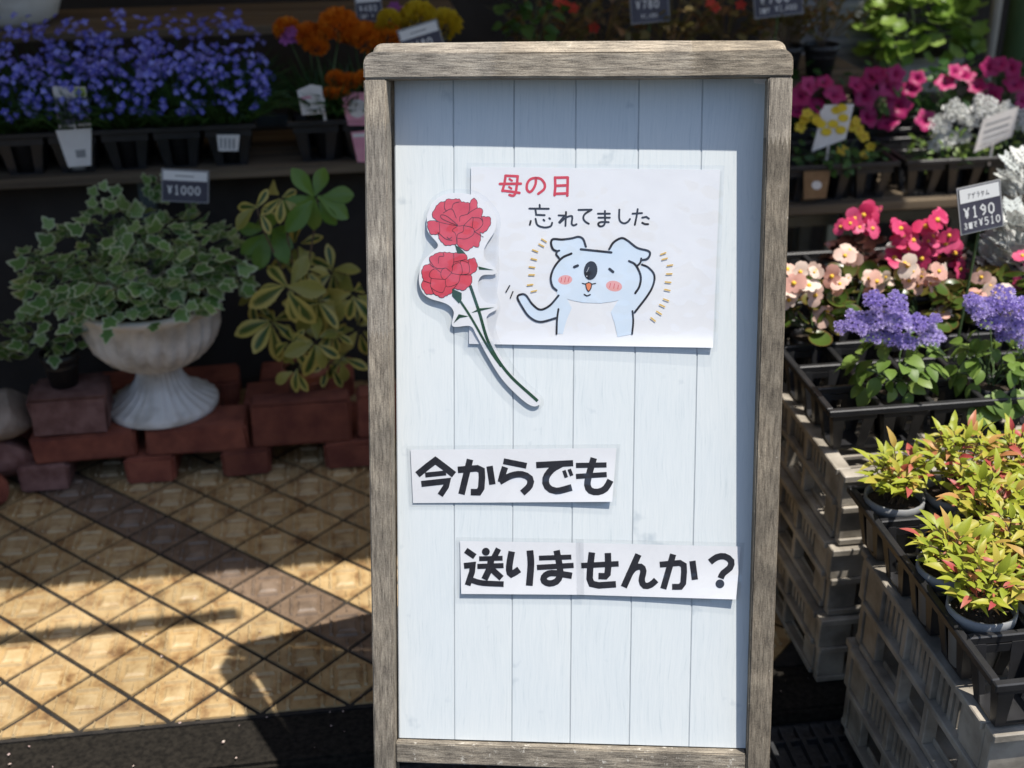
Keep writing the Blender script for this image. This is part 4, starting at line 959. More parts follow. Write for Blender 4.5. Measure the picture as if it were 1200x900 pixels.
# marigolds
mg_o = [pompom('marigold_head', P_or, 130, k) for k in range(2)]; mg_y = pompom('marigold_head', P_ye, 130, 5)
feather = blade('marigold_leaf', lance(.12), L_dk, .1, .3, 5, 1)
def marigold(label, cellx, celly, heads, mesh_, z0=SLZ + .005):
    pl = thing('marigold', label, 'marigold', (cellx, celly, z0), 'marigold plants'); pot(pl, .044, .09, M_black); st = MB()
    strands(pl, 150, (0, 0, .085), .075, .15, .002, L_dk, int(cellx * 1000)); strands(pl, 70, (0, 0, .085), .07, .12, .0025, L_green, int(cellx * 999))
    for (px, py, r, Y) in heads:
        P = ony(px, py, Y); flower(pl, random.choice(mesh_), P, Vector((uni(-.2, .2), -.45, .9)), r * 2.75 / FPX * 1.05, 'flower_head'); c = P - pl.location
        st.tube([(0, 0, .09), tuple(c * .5 + Vector((0, 0, .05))), tuple(c - Vector((0, 0, .01)))], .002, 5)
    link('stems', st.mesh('stems', stem_g, True), pl)
cx = [tx2 + (k + .5) * TP for k in range(4)]
marigold('orange marigold with two heads beside the blue lobelia', cx[0], 2.912, [(337, 37, 17, 2.88), (362, 44, 18, 2.86)], mg_o)
marigold('orange marigold with the biggest head behind the white plant tag', cx[0] + .03, 2.803, [(397, 33, 24, 2.86), (370, 55, 15, 2.84)], mg_o)
marigold('orange marigold with flat heads next to the price card', cx[1], 2.912, [(428, 47, 22, 2.86), (452, 46, 20, 2.86), (415, 42, 17, 2.88)], mg_o)
marigold('small orange marigold behind the pink plant tag', cx[1] - .02, 2.803, [(393, 93, 11, 2.79), (410, 97, 12, 2.79), (427, 94, 12, 2.79), (388, 110, 9, 2.77), (401, 110, 8, 2.77)], mg_o)
marigold('yellow marigold with two large heads behind the tilted price card', cx[2] + .02, 2.912, [(490, 24, 23, 2.9), (520, 32, 22, 2.9)], [mg_y])
marigold('yellow marigold with one small head between the price cards', cx[2], 2.803, [(456, 24, 14, 2.86), (448, 32, 9, 2.86)], [mg_y])
pv = rosette('purple_flower', [(6.283 * k / 6, 1, .7) for k in range(6)], P_pur, None, cup=.4)
pl = thing('verbena', 'purple flower heads among the marigolds', 'verbena', (cx[1] + .05, 2.99, SLZ + .005)); strands(pl, 60, (0, 0, .0), .06, .22, .002, L_dk, 77)
for (px, py) in ((341, 38), (345, 44), (462, 9), (468, 14), (335, 46)): flower(pl, pv, ony(px, py, 2.85 if px < 400 else 2.95), FC, .016)

# plants behind the sign
c_leaf = radial('foliage_leaf', ivy_o, L_col, .2); c_leaf2 = blade('foliage_leaf', oval(.34), L_col, .2, .3, 6, 2)
rf = rosette('red_flower', [(6.283 * k / 5, 1, .75) for k in range(5)], P_red, None, cup=.4)
for k, (px, lab) in enumerate(((640, 'brown-green foliage plant with scattered red flowers behind the sign'), (705, 'brown-green foliage plant beside the price card behind the sign'), (785, 'brown-green foliage plant between the two price cards'), (850, 'brown-green foliage plant with one red bloom behind the sign'), (920, 'brown-green foliage plant under the price card at the sign corner'), (962, 'brown-green foliage plant beside the ribbed planter'))):
    b = ony(px, 60, 3.03); pl = thing('foliage_plant', lab, 'foliage plant', (b.x, 3.03, .661), 'foliage plants behind the sign'); pot(pl, .045, .08, M_black)
    dome(pl, [c_leaf, c_leaf2], 60, (0, 0, .125), (.1, .08, .085), (.02, .034), 'leaf', .7, -.3, .3, .1, 5, stem_b)
    strands(pl, 40, (0, 0, .1), .08, .2, .0018, L_col, k)
for pl_i, pts in ((0, ((662, 6), (672, 10), (696, 33), (655, 3))), (3, ((833, 4), (838, 9), (868, 6)))):
    pl = [o for o in bpy.data.objects if o.name.startswith('foliage_plant')][pl_i]
    for p in pts: flower(pl, rf, ony(*p, 2.98), FC, .014)
b = ony(620, 60, 2.9); pl = thing('green_shrub', 'bright green leafy shoots rising behind the top rail of the sign', 'shrub', (b.x, 2.9, SLZ + .001)); pot(pl, .05, .09, M_black)
dome(pl, [blade('shoot_leaf', oval(.4), L_green, .2, .3, 6, 2)], 60, (0.01, 0, .235), (.075, .05, .12), (.022, .038), 'leaf', .6, -.9, .3, .1, 4, stem_g)

# right shelf: violas, candytuft, petunias
vi = rosette('viola_flower', [(math.radians(a), l, w) for a, l, w in ((-90, 1, 1.05), (-15, .9, .8), (195, .9, .8), (55, .95, .85), (125, .95, .85))], P_vio, None, cup=.15)
b = ony(985, 185, 2.75); v_root = thing('viola', 'yellow violas around the large plant tag on the weathered shelf', 'viola', (b.x, 2.75, SRZ + .004)); pot(v_root, .042, .085, M_black)
dome(v_root, [blade('viola_leaf', oval(.32), L_green, .15, .3, 5, 1)], 90, (0, 0, .095), (.11, .06, .045), (.016, .026), 'leaf', .6, -.6, .3, .1, 5, stem_g)
for p in ((938, 149), (1012, 160), (1020, 172), (1013, 181), (987, 176), (998, 148), (1006, 152), (1003, 142), (946, 133), (956, 138), (943, 140)): flower(v_root, vi, ony(*p, 2.74), FC, uni(.012, .016))
cleaf = blade('candytuft_leaf', oval(.2), L_age, .15, .3, 5, 1)
ct = [tufts('candytuft_head', P_whi, 16, 12, k, .3, .3, .22) for k in range(2)]
for k, (px, pts) in enumerate(((1108, ((1118, 131, 15), (1100, 146, 13), (1135, 141, 13), (1107, 162, 15), (1128, 160, 10), (1095, 171, 9))), (1168, ((1152, 126, 16), (1178, 131, 13), (1196, 142, 14), (1165, 140, 12))))):
    b = ony(px, 185, 2.76); pl = thing('candytuft', ('white candytuft with round flower clusters at the petunia side', 'white candytuft behind the tilted plant tag')[k], 'candytuft', (b.x, 2.76, SRZ + .004), 'white candytuft plants'); pot(pl, .042, .085, M_black)
    dome(pl, [cleaf], 110, (0, 0, .09), (.095, .06, .06), (.014, .024), 'leaf', .6, -.6, .3, .1, 5, stem_g); strands(pl, 60, (0, 0, .06), .1, .08, .002, L_dk, 8 + k)
    for (x, y, r) in pts: flower(pl, random.choice(ct), ony(x, y, 2.745), FC, r * 2.9 / FPX, 'flower_cluster')
pt = trumpet('petunia_flower', P_pet); pleaf = blade('petunia_leaf', oval(.34), L_green, .15, .3, 6, 2); pleafd = blade('petunia_leaf', oval(.34), L_dk, .15, .3, 6, 2)
for k, (bx, lab, pts) in enumerate(((955, 'magenta petunia between the sign and the viola tag', ((938, 112, 14), (978, 110, 14), (958, 124, 12), (934, 130, 10), (948, 100, 11), (966, 96, 10))),
                               (1035, 'magenta petunia with the most flowers above the empty tray cells', ((1014, 112, 15), (1042, 101, 14), (1053, 124, 15), (1018, 136, 14), (1040, 143, 13), (1050, 87, 11), (1022, 90, 12), (1075, 92, 10), (1068, 104, 11), (1004, 99, 11), (1030, 86, 10))),
                               (1120, 'magenta petunia with sunlit pink flowers above the candytuft', ((1085, 141, 13), (1108, 97, 12), (1130, 87, 13), (1145, 101, 12), (1161, 111, 14), (1120, 84, 10))),
                               (1180, 'magenta petunia beside the green post', ((1160, 79, 12), (1190, 98, 14), (1186, 80, 11), (1199, 118, 12), (1172, 75, 10))))):
    b = ony(bx, 150, 2.93); pl = thing('petunia', lab, 'petunia', (b.x, 2.972, .47), 'magenta petunia plants'); pot(pl, .05, .09, M_black)
    dome(pl, [pleaf, pleafd, pleafd], 60, (0, 0, .15), (.1, .08, .09), (.022, .036), 'leaf', .6, -.5, .3, .1, 5, stem_g)
    strands(pl, 60, (0, 0, .08), .1, .15, .002, L_dk, k)
    for (x, y, r) in pts: flower(pl, pt, ony(x, y, 2.9), FC + rvec() * .35, r * 3.0 / FPX)
tr_ = tray('black plastic tray of magenta petunias standing behind the violas', trx - .30, 2.925, .465, 7, 1, .1, .085, TG)
link('riser', MB().box(-.36, .36, -.045, .045, -.024, -.0005).mesh('riser', M_shelf), tr_)

# back right: white tub with lime plant, ribbed planter, posts
P0 = ony(1070, 100, 3.24); tub = thing('tub_planter', 'white rectangular tub planter on the upper shelf by the posts', 'planter', (P0.x, 3.25, .567))
tb = MB(); tb.box(-.095, .095, -.06, .06, 0, .088, -.012, -.008); tb.box(-.112, .112, -.073, .073, .08, .094)
link('body', tb.mesh('body', pm('beige_plastic', (.36, .34, .3), (.44, .42, .37), 12, .5), bevel=.006, seg=2), tub); link('soil', MB().box(-.1, .1, -.062, .062, .0945, .097).mesh('soil', M_soil), tub)
lime_l = radial('lime_leaf', [(.5 * math.cos(a) * (1 + .12 * math.cos(5 * a)), .35 + .5 * math.sin(a) * (1 + .12 * math.cos(5 * a))) for a in [6.283 * k / 20 for k in range(20)]], L_lime, .3)
lp = thing('lime_plant', 'bushy lime-green plant with round lobed leaves in the white tub', 'foliage plant', (P0.x + .0, 3.25, .66))
dome(lp, [lime_l], 200, (.0, -.01, .06), (.15, .11, .12), (.036, .056), 'leaf', .5, -.5, .55, .15, 6, stem_g)
P0 = ony(975, 35, 3.34); rib = thing('ribbed_planter', 'pale grey ribbed plastic planter behind the red-flowered plants', 'planter', (P0.x, 3.36, .567))
b = MB(); b.box(-.1, .1, -.06, .06, 0, .36)
link('body', b.mesh('body', M_greyp, bevel=.004), rib)
for k in range(14): link('rib', MB().box(-.103, .103, -.066, -.0605, .02 + k * .024, .034 + k * .024).mesh('rib', M_greyp), rib)
M_gpost = pm('green_paint', (.09, .17, .07), (.12, .21, .09), 10, .5, .05, 60); M_bpost = pm('beige_paint', (.42, .38, .31), (.52, .48, .4), 14, .5, .05, 60)
for (px, r, m, nm, lab, Y) in ((1160, .014, M_bpost, 'post', 'thin beige metal post beside the lime-green plant', 3.3), (1196, .05, M_gpost, 'post', 'thick green painted post at the end of the petunia shelf', 3.42)):
    x = ony(px, 60, Y).x; po = thing(nm, lab, 'post', (x, Y, -.004)); link('shaft', MB().tube([(0, 0, 0), (0, 0, AZ - .002)], r, 20).mesh('shaft', m, True), po); link('collar', MB().tube([(0, 0, 0), (0, 0, .05)], r * 1.35, 20).mesh('collar', m, True), po)
b = ony(25, 28, 3.22); bowl = thing('bowl_planter', 'white oval bowl planter on the taller shelf behind the lobelia', 'planter', (b.x - .03, 3.25, .816))
link('body', MB().lathe([(.001, 0), (.08, 0), (.11, .02), (.125, .06), (.135, .11), (.14, .112), (.14, .12), (.128, .12), (.118, .09)], 32).mesh('body', M_urn, True), bowl); link('soil', MB().lathe([(.122, .1), (.001, .105)], 24).mesh('soil', M_soil), bowl)

# ---------------------------------------------------------------- begonias, ageratum, dusty miller on the crates
bf = [rosette('begonia_flower', [(0, 1, 1.25), (math.pi, 1, 1.25), (math.pi / 2, .75, .62), (-math.pi / 2, .75, .62)], m, P_eye, .2, .16, .3) for m in (P_beg, P_ros)]
bl_g = radial('begonia_leaf', [(.48 * math.cos(a) * (1.08 if math.cos(a) > 0 else .95), .4 + .5 * math.sin(a)) for a in [6.283 * k / 16 for k in range(16)]], L_begg, .3); bl_b = radial('begonia_leaf', [(.48 * math.cos(a), .4 + .5 * math.sin(a)) for a in [6.283 * k / 16 for k in range(16)]], L_bronze, .3)
RZ = CT + .003
def begonia(label, basepx, Y, pts, kind, n=34, rad=(.065, .055, .05), r=.0195):
    b = ony(*basepx, Y); pl = thing('begonia', label, 'begonia', (b.x, Y, RZ), 'begonias in the crate trays'); pot(pl, .035, .072, M_black)
    dome(pl, [bl_g if kind == 0 else bl_b], int(n * 1.5), (0, 0, .105), rad, (.024, .042), 'leaf', .5, -.4, .5, .1, 4, stem_g if kind == 0 else stem_b)
    for (x, y) in pts:
        flower(pl, bf[kind], ony(x, y, Y - .025 - uni(0, .03)), FC + rvec() * .6, uni(.8, 1.15) * r)
        if rnd() < .7: flower(pl, bf[kind], ony(x + uni(-10, 10), y + uni(-7, 9), Y - .015 - uni(0, .03)), FC + rvec() * .9, uni(.5, .95) * r)
        if rnd() < .5: flower(pl, bf[kind], ony(x + uni(-12, 12), y + uni(-10, 6), Y - .03), Vector((uni(-1, 1), -.3, .3)), uni(.3, .45) * r, 'bud')
begonia('pale pink begonia beside the sign at the edge of its tray', (950, 385), 1.915, ((922, 316), (938, 319), (956, 317), (975, 324), (984, 333), (955, 346), (970, 366), (962, 372), (930, 332), (921, 340), (925, 352), (948, 335)), 0)
begonia('pale pink begonia rising behind the first ageratum', (1003, 360), 1.99, ((995, 294), (1000, 304), (1027, 330), (1024, 340), (1034, 328), (990, 300)), 0, 30)
begonia('pale pink begonia between the two ageratums', (1080, 380), 1.92, ((1069, 318), (1080, 324), (1075, 335), (1100, 318), (1097, 326), (1105, 366), (1107, 372), (1064, 312)), 0)
begonia('pale pink begonia behind the second ageratum', (1160, 370), 1.93, ((1150, 325), (1160, 335), (1145, 345), (1152, 352), (1165, 343), (1178, 346)), 0)
begonia('dark-leaved rose begonia with crimson flowers beside the sign', (1000, 330), 2.14, ((985, 266), (1001, 256), (1010, 262), (1020, 247), (1022, 268), (1012, 252), (996, 262), (1018, 258)), 1)
begonia('dark-leaved rose begonia with the largest bright pink cluster', (1080, 345), 2.08, ((1058, 276), (1070, 282), (1085, 266), (1098, 258), (1092, 278), (1108, 285), (1118, 297), (1100, 302), (1080, 303), (1064, 292), (1048, 303), (1125, 316), (1055, 268), (1112, 276), (1088, 292)), 1, 46, (.085, .06, .055), .0235)
begonia('dark-leaved rose begonia in front of the dusty miller', (1195, 350), 1.98, ((1198, 300), (1192, 330), (1180, 342)), 1, 24)
ag = [tufts('ageratum_head', P_age, 13, 46, k, .30, .22, .075) for k in range(3)]
al = blade('ageratum_leaf', oval(.36), L_age, .15, .35, 7, 2)
for (lab, bpx_, Y, pts, lo) in (('purple ageratum over the empty cells of the tray', (1048, 440), 1.70, ((1024, 352, 13), (1050, 356, 15), (1004, 380, 17), (1030, 374, 16), (1052, 378, 17), (1075, 380, 14), (1022, 395, 14), (1045, 396, 14), (1090, 395, 16), (1062, 402, 13), (985, 384, 9), (1096, 374, 8)), 0),
                          ('purple ageratum with large pale green leaves under the price card', (1165, 430), 1.69, ((1148, 362, 17), (1175, 352, 18), (1195, 362, 18), (1160, 378, 17), (1186, 382, 17), (1202, 395, 14), (1140, 352, 10), (1175, 396, 10)), 1)):
    b = ony(*bpx_, Y); pl = thing('ageratum', lab, 'ageratum', (b.x, Y, RZ), 'ageratum plants'); pot(pl, .036, .072, M_black)
    dome(pl, [al], 74, (0, 0, .11), (.07, .06, .055), (.02, .034), 'leaf', .5, -.7, .55, .35, 4, stem_g)
    if lo:
        for k in range(10): link('leaf', al, pl, mtx=basis((uni(-1, 1), -1, -.6), (uni(-.3, .3), -.6, 1), (uni(-.05, .05), -.05, uni(.055, .085)), uni(.03, .044)))
    for (x, y, r) in pts: flower(pl, random.choice(ag), ony(x, y, Y - .03), FC + Vector((0, .2, .3)) + rvec() * .25, r * 2.02 / FPX, 'flower_cluster')
# dusty miller: deeply cut silver leaves
def cut_leaf(name, m):
    v = []; f = []
    def seg(a, b, w0, w1):
        a, b = Vector(a), Vector(b); d = (b - a).normalized(); s_ = Vector((d.y, -d.x, 0)); i = len(v)
        v.extend([a - s_ * w0, a + s_ * w0, b + s_ * w1, b - s_ * w1, b + d * w1 * 1.2]); f.extend([(i, i + 1, i + 2, i + 3), (i + 3, i + 2, i + 4)])
    seg((0, 0, 0), (0, .5, .05), .025, .035); seg((0, .5, .05), (0, .93, -.05), .035, .05)
    for k, t in enumerate((.3, .45, .6, .74, .86)):
        l = .3 * math.sin(math.pi * (.2 + t * .62))
        for s_ in (-1, 1): seg((0, t, .05 - .1 * t), (s_ * l, t + l * .75, .07 - .1 * t), .03, .045); seg((s_ * l * .55, t + l * .4, .055 - .1 * t), (s_ * l * .75, t + l * .15, .06 - .1 * t), .025, .035)
    return mesh(name, v, f, m)
dl = cut_leaf('silver_leaf', L_silver)
for (lab, px, Y, n, hh) in (('silver dusty miller with feathery leaves behind the price card', 1180, 2.0, 150, .15), ('smaller silver dusty miller beside the petunias', 1182, 2.16, 70, .2)):
    b = ony(px, 345, Y); pl = thing('dusty_miller', lab, 'dusty miller', (b.x, Y, RZ), 'dusty miller plants'); pot(pl, .036, .072, M_black); st = MB()
    for k in range(n):
        a = uni(0, 6.283); z = .07 + hh * rnd() ** .8; sp_ = .06 * (1.2 - z / (hh + .1)); p = Vector((math.cos(a) * sp_ * .5, math.sin(a) * sp_ * .5, z))
        link('leaf', dl, pl, mtx=basis((math.cos(a), math.sin(a), uni(.3, 1.3)), (-math.cos(a) * .5, -math.sin(a) * .5 - .3, 1), p, uni(.036, .062)))
    for k in range(6): st.tube([(uni(-.01, .01), uni(-.01, .01), .06), (uni(-.025, .025), uni(-.02, .02), .07 + hh)], .0028, 5, .0015)
    link('stems', st.mesh('stems', L_silver, True), pl)

# ---------------------------------------------------------------- nandina
nl = [blade('nandina_leaflet', lance(.225), L_nan, .25, .35, 7, 2), blade('nandina_leaflet', lance(.19), L_nan, .2, .55, 7, 2)]
X0, Y0, PP = .697, 1.062, .0885
def nandina(label, i, j, sprays, hh, spread):
    sprays = int(sprays * 2.1); spread *= 1.12
    pl = thing('nandina', label, 'nandina', (X0 + (i + .5) * PP, Y0 + (j + .5) * PP, NT + .004), 'young nandina in grey pots'); pot(pl, .0425, .086, M_greyp); st = MB()
    for k in range(sprays):
        a = k * 2.4 + uni(-.3, .3); q = math.sqrt((k + .6) / sprays); base = Vector((uni(-.012, .012), uni(-.012, .012), .076)); tipp = Vector((math.cos(a) * q * spread, math.sin(a) * q * spread, .088 + hh * uni(.55, 1.0) * (1.15 - .5 * q)))
        st.tube([base, base.lerp(tipp, .6) + Vector((0, 0, .012)), tipp], .0013, 4, .0007)
        d = (tipp - base); d.z *= .5; d = (d.normalized() + Vector((0, 0, .25))).normalized(); sd_ = d.cross(Vector((0, 0, 1))).normalized()
        for (t, sgn, sc) in ((0, 0, 1.05), (-.006, 1, .95), (-.006, -1, .95), (-.02, 1, .85), (-.02, -1, .85), (-.034, uni(-1, 1), .8)):
            dirv = d * (1 if sgn == 0 else .55) + sd_ * sgn * .9 + rvec() * .22
            link('leaflet', random.choice(nl), pl, mtx=basis(dirv, Vector((0, -.25, 1)) + rvec() * .35, tipp + d * t, uni(.017, .029) * sc))
    link('stems', st.mesh('stems', stem_b), pl)
for a in (('yellow-green nandina in the grey pot at the ageratum end of its tray', 0, 4, 13, .07, .04), ('nandina with bright red leaves in a grey pot at the tray edge', 0, 2, 13, .055, .042), ('orange-tipped nandina in the grey pot nearest the lit crate end', 0, 1, 14, .06, .045),
          ('tall yellow-green nandina in the second column of pots', 1, 4, 15, .10, .05), ('nandina beside the red-leaved one in the second column', 1, 3, 14, .075, .045), ('nandina half hidden behind the orange-tipped one', 1, 2, 13, .065, .045), ('nandina at the end of the second column', 1, 1, 13, .06, .045),
          ('tall nandina in the third column at the ageratum end', 2, 4, 14, .085, .05), ('nandina in the middle of the third column', 2, 3, 13, .07, .045), ('nandina in the third column beside the hidden pot', 2, 2, 13, .07, .045), ('nandina in the fourth column at the ageratum end', 3, 4, 13, .08, .045)): nandina(*a)

# ================================================================== price cards and plant tags
M_card = pm('dark_card', (.045, .042, .06), (.06, .057, .078), 14, .45); M_cardw = pm('card_white', (.68, .68, .66), None, 14, .5); M_cardt = pm('card_frame', (.28, .28, .28), None, 14, .3)
DG = {'0': [[(.5, 1.5), (.15, 1.2), (.1, .75), (.15, .3), (.5, 0), (.85, .3), (.9, .75), (.85, 1.2), (.5, 1.5)]], '1': [[(.25, 1.25), (.5, 1.5), (.5, 0)], [(.22, 0), (.8, 0)]], '3': [[(.12, 1.3), (.5, 1.5), (.85, 1.2), (.45, .8), (.9, .4), (.5, 0), (.1, .25)]],
      '4': [[(.7, 0), (.7, 1.5), (.08, .45), (.95, .45)]], '5': [[(.85, 1.5), (.2, 1.5), (.18, .85), (.6, .95), (.9, .5), (.55, 0), (.1, .2)]], '7': [[(.1, 1.5), (.9, 1.5), (.4, 0)]], '8': [[(.5, .82), (.18, 1.15), (.5, 1.5), (.82, 1.15), (.5, .82), (.1, .4), (.5, 0), (.9, .4), (.5, .82)]],
      '9': [[(.88, 1.0), (.5, .7), (.12, 1.1), (.5, 1.5), (.88, 1.1), (.8, .4), (.4, 0)]], 'Y': [[(.1, 1.5), (.5, .8), (.9, 1.5)], [(.5, .8), (.5, 0)], [(.2, .72), (.8, .72)], [(.2, .42), (.8, .42)]], ',': [[(.5, .1), (.35, -.25)]],
      'ア': [[(.1, 1.3), (.9, 1.3), (.6, .9)], [(.5, 1.0), (.25, .1)]], 'ゲ': [[(.25, 1.4), (.05, .9)], [(.15, 1.1), (.8, 1.1)], [(.55, 1.1), (.3, .1)], [(.75, 1.5), (.8, 1.3)], [(.9, 1.5), (.95, 1.3)]], 'ラ': [[(.2, 1.4), (.8, 1.4)], [(.1, 1.0), (.9, 1.0), (.4, .1)]], 'タ': [[(.35, 1.5), (.1, .9)], [(.25, 1.2), (.85, 1.2), (.3, .1)], [(.3, .8), (.7, .55)]], 'ム': [[(.5, 1.4), (.15, .3), (.85, .35)], [(.7, .7), (.95, .1)]],
      '個': [[(.25, 1.5), (.05, 1.0)], [(.17, 1.2), (.17, 0)], [(.4, 1.4), (.4, 0), (.95, 0), (.95, 1.4), (.4, 1.4)], [(.5, 1.0), (.85, 1.0)], [(.67, 1.25), (.67, .7)], [(.53, .65), (.53, .25), (.82, .25), (.82, .65), (.53, .65)]], 'で': [[(.05, 1.35), (.9, 1.4), (.45, .9), (.45, .35), (.85, .1)], [(.7, .9), (.78, .7)], [(.88, .95), (.95, .75)]]}
def price_card(label, c, Y, w, h, roll, yaw, lines, stake_to, hdr=None, lean=.18):
    """c = pixel of the card centre; lines = [(text, x0, y0, height)] in card units of 0..1"""
    P = ony(*c, Y); o = thing('price_card', label, 'price card', P, 'dark price cards on green stakes')
    R = Euler((math.pi / 2 - lean, 0, 0)).to_matrix().to_4x4(); R = Matrix.Rotation(yaw, 4, 'Z') @ R @ Matrix.Rotation(roll, 4, 'Z')
    link('frame', MB().box(-w / 2 - .0025, w / 2 + .0025, -h / 2 - .0025, h / 2 + .0025, -.002, -.0002).mesh('frame', M_cardt), o, mtx=R)
    link('card', MB().box(-w / 2, w / 2, -h / 2, h / 2, -.0001, .0005).mesh('card', M_card), o, mtx=R)
    link('header', MB().box(-w / 2 + .001, w / 2 - .001, h * .17, h / 2 - .001, .0006, .0009).mesh('header', M_cardw), o, mtx=R)
    def write(name, txt, x0, y0, sz, m, sw):
        v = []; f = []; x = x0
        for k, chh in enumerate(txt):
            if chh in DG:
                for q, st in enumerate(DG[chh]):
                    vv, ff = ribbon([((x + a * .62) * 1000, (y0 + b_ * sz / 1.5 / h) * 1000) for a, b_ in [(a_ * sz / 1.5 / w, b_) for a_, b_ in st]], 1, False) if False else ribbon([(x * w - w / 2 + a_ * sz * .62, y0 * h - h / 2 + b_ * sz / 1.5) for a_, b_ in st], sw, False)
                    i = len(v); z = .0011 + (q + k) * 1e-5; v += [(p_[0], p_[1], z) for p_ in vv]; f += [tuple(i + t for t in reversed(q_)) for q_ in ff]
            x += (sz * (.82 if chh != ',' else .45)) / w
        link(name, mesh(name, v, f, m), o, mtx=R)
    for (t, x0, y0, sz) in lines: write('price', t, x0, y0, sz, M_cardw, sz * .15)
    if hdr: write('heading', hdr, .2, .74, h * .13, M_ink, h * .012)
    else: link('heading', MB().box(-w * .22, w * .2, h * .31, h * .335, .001, .0011).mesh('heading', M_ink), o, mtx=R)
    st = MB(); bt = R @ Vector((0, -h / 2 + .006, -.004)); st.tube([bt, bt + Vector((0, .004, -.02)), Vector((0.002, .012, stake_to - P.z))], .0022, 6); link('stake', st.mesh('stake', stem_g), o)
price_card('price card reading 190 yen standing over the ageratum', (1149, 243), 1.78, .067, .07, .16, .0, [('Y190', .07, .32, .0165), ('3個で', .05, .08, .0095), ('Y510', .42, .09, .0115)], .46, 'アゲラタム')
price_card('price card on a stake rising from the urn ivy', (217, 218), 2.58, .09, .062, -.1, 0, [('Y1000', .1, .22, .017)], .34)
price_card('price card with an upright face behind the orange marigolds', (432, 8), 2.95, .055, .06, .05, 0, [('Y480', .1, .34, .013), ('3個で Y', .1, .1, .008)], .66)
price_card('tilted price card in front of the yellow marigolds', (494, 48), 2.80, .086, .066, .25, 0, [('Y480', .15, .28, .017), ('3個で', .15, .05, .009)], .67)
price_card('price card reading 780 yen with a tall white heading behind the sign', (761, 2), 2.98, .088, .09, .06, 0, [('Y780', .12, .34, .018), ('Y1,480', .25, .1, .009)], .76)
price_card('price card reading 780 yen at the sign corner by the ribbed planter', (912, -3), 2.95, .115, .08, .08, 0, [('Y780', .1, .36, .024), ('3個で', .08, .1, .011), ('Y1,400', .42, .11, .012)], .74)
M_tagw = pm('tag_white', (.66, .63, .6), (.72, .7, .67), 30, .4); M_tagp = pm('tag_pink', (.62, .25, .33), (.68, .32, .38), 30, .4); M_tagd = pm('tag_photo', (.05, .05, .09), (.3, .3, .42), 120, .4, lo=.4, hi=.6); M_tagg = pm('tag_lime', (.35, .45, .08), None, 30, .4); M_tagy = pm('tag_yellow', (.7, .55, .03), (.62, .42, .02), 60, .4); M_brown = pm('tag_brown', (.2, .11, .05), (.26, .15, .07), 60, .5)
def plant_tag(label, quad, Y, shapes, m=M_tagw, group='plastic plant tags', roll=0):
    spike = not any(w in label for w in ('hanging', 'sticker', 'label'))
    """flat plastic label; quad in pixels (TL,TR,BR,BL) on the upright plane at depth Y, leaning slightly back"""
    pts = [ony(x, y, Y) for x, y in quad]; c = sum(pts, Vector()) / 4; o = thing('plant_tag', label, 'plant tag', c, group)
    def lay(q, dy, mm, nm, th):
        a = [ony(x, y, Y) - c + Vector((0, -dy, 0)) for x, y in q]; b_ = [p_ + Vector((0, th, 0)) for p_ in a]; n = len(a)
        link(nm, mesh(nm, a + b_, [tuple(reversed(range(n))), tuple(range(n, 2 * n))] + [(i, (i + 1) % n, n + (i + 1) % n, n + i) for i in range(n)], mm), o)
    lay(quad, 0, m, 'tag', .0008)
    for k, (q, mm, nm) in enumerate(shapes): lay(q, .0006 + k * .0004, mm, nm, .0003)
    if not spike: return
    low = (ony((quad[2][0] + quad[3][0]) / 2, (quad[2][1] + quad[3][1]) / 2, Y) - c); link('spike', MB().tube([low + Vector((0, .0005, .004)), low + Vector((0, .004, -.05))], .003, 5).mesh('spike', M_tagw), o)
def dsc(x, y, rx, ry=None, n=14): return [(x + rx * math.cos(6.283 * k / n), y + (ry or rx) * math.sin(-6.283 * k / n)) for k in range(n)]
plant_tag('plant tag with a dark photo and lime corner among the lobelia', [(61, 101), (100, 102), (107, 147), (69, 150)], 2.742, [([(63, 114), (101, 114), (106, 144), (70, 147)], M_tagd, 'photo'), ([(87, 103), (99, 103), (101, 112), (88, 113)], M_tagg, 'corner')])
plant_tag('white pot sleeve tag hanging in front of the lobelia tray', [(65, 153), (107, 150), (107, 194), (80, 196)], 2.738, [([(88, 176), (100, 175), (101, 184), (90, 185)], M_greyp, 'mark')])
plant_tag('white plant tag with a pale photo beside the marigolds', [(348, 106), (364, 99), (377, 101), (381, 133), (354, 135)], 2.742, [([(352, 114), (364, 112), (365, 115), (352, 117)], M_tagp, 'mark')])
plant_tag('pink plant tag with a round white picture beside the sign', [(400, 116), (414, 108), (431, 109), (431, 147), (408, 147)], 2.742, [(dsc(419, 127, 11, 11), M_tagw, 'picture')], M_tagp)
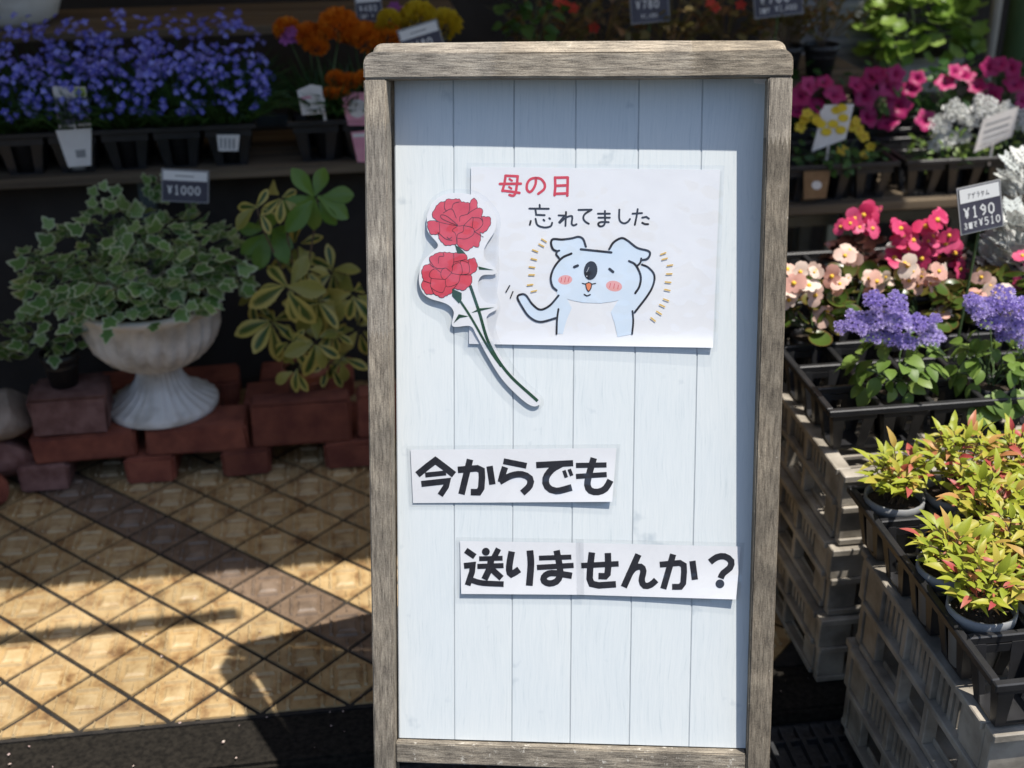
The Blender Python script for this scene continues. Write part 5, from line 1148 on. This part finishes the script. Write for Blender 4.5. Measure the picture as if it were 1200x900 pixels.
plant_tag('long pink tag hanging below the tray edge beside the sign', [(411, 155), (431, 153), (431, 190), (419, 190)], 2.738, [([(413, 157), (429, 156), (429, 160), (414, 161)], M_tagw, 'stripe')], M_tagp)
plant_tag('small white price sticker on the end cell of the lobelia tray', [(254, 158), (281, 158), (279, 177), (256, 177)], 2.742, [([(258 + 5 * k, 162), (260 + 5 * k, 162), (260 + 5 * k, 174), (258 + 5 * k, 174)], M_greyp, 'mark') for k in range(4)])
plant_tag('large plant tag printed with yellow flowers among the violas', [(966, 123), (1001, 122), (991, 163), (951, 178)], 2.725, [(dsc(967, 133, 6.5), M_tagw, 'disc')] + [(dsc(x, y, 6.5, 5, 9), M_tagy, 'printed_flower') for x, y in ((980, 129), (988, 138), (962, 145), (976, 145), (985, 152), (968, 154), (957, 141), (986, 126))])
plant_tag('tilted white plant tag with lines of writing over the candytuft', [(1152, 140), (1194, 125), (1186, 160), (1141, 179)], 2.70, [([(1153 + dx, 146 + dy), (1183 + dx, 136 + dy), (1183 + dx, 137.4 + dy), (1153 + dx, 147.4 + dy)], M_greyp, 'line') for dx, dy in ((2, 0), (0, 8), (-1, 15), (-3, 22))])
plant_tag('brown paper pot label showing through the viola tray', [(942, 201), (973, 200), (968, 232), (942, 234)], 2.697, [(dsc(957, 217, 6, 5), M_tagw, 'mark')], M_brown)

# litter of small petals on the floor and kerb
v = []; f = []; rr = random.Random(4)
for k in range(70):
    x, y = rr.uniform(-.85, .7), rr.choice((rr.uniform(1.52, 1.62), rr.uniform(1.62, 2.3), rr.uniform(1.52, 1.62))); s_ = rr.uniform(.0012, .0035); a = rr.uniform(0, 6.28); i = len(v); z = .0035
    v += [(x + math.cos(a + t) * s_ * (1 if t % 3 < 1 else .6), y + math.sin(a + t) * s_ * .8, z + (.001 if t > 3 else 0)) for t in (0, 1.5, 3.1, 4.6)]; f.append((i, i + 1, i + 2, i + 3))
o = link('petal_litter', mesh('petal_litter', v, f, pm('dry_petal', (.45, .3, .3), (.5, .42, .35), 200, .8))); tag(o, 'scattered dry petals and crumbs on the tiles and kerb', 'litter', None, 'stuff')
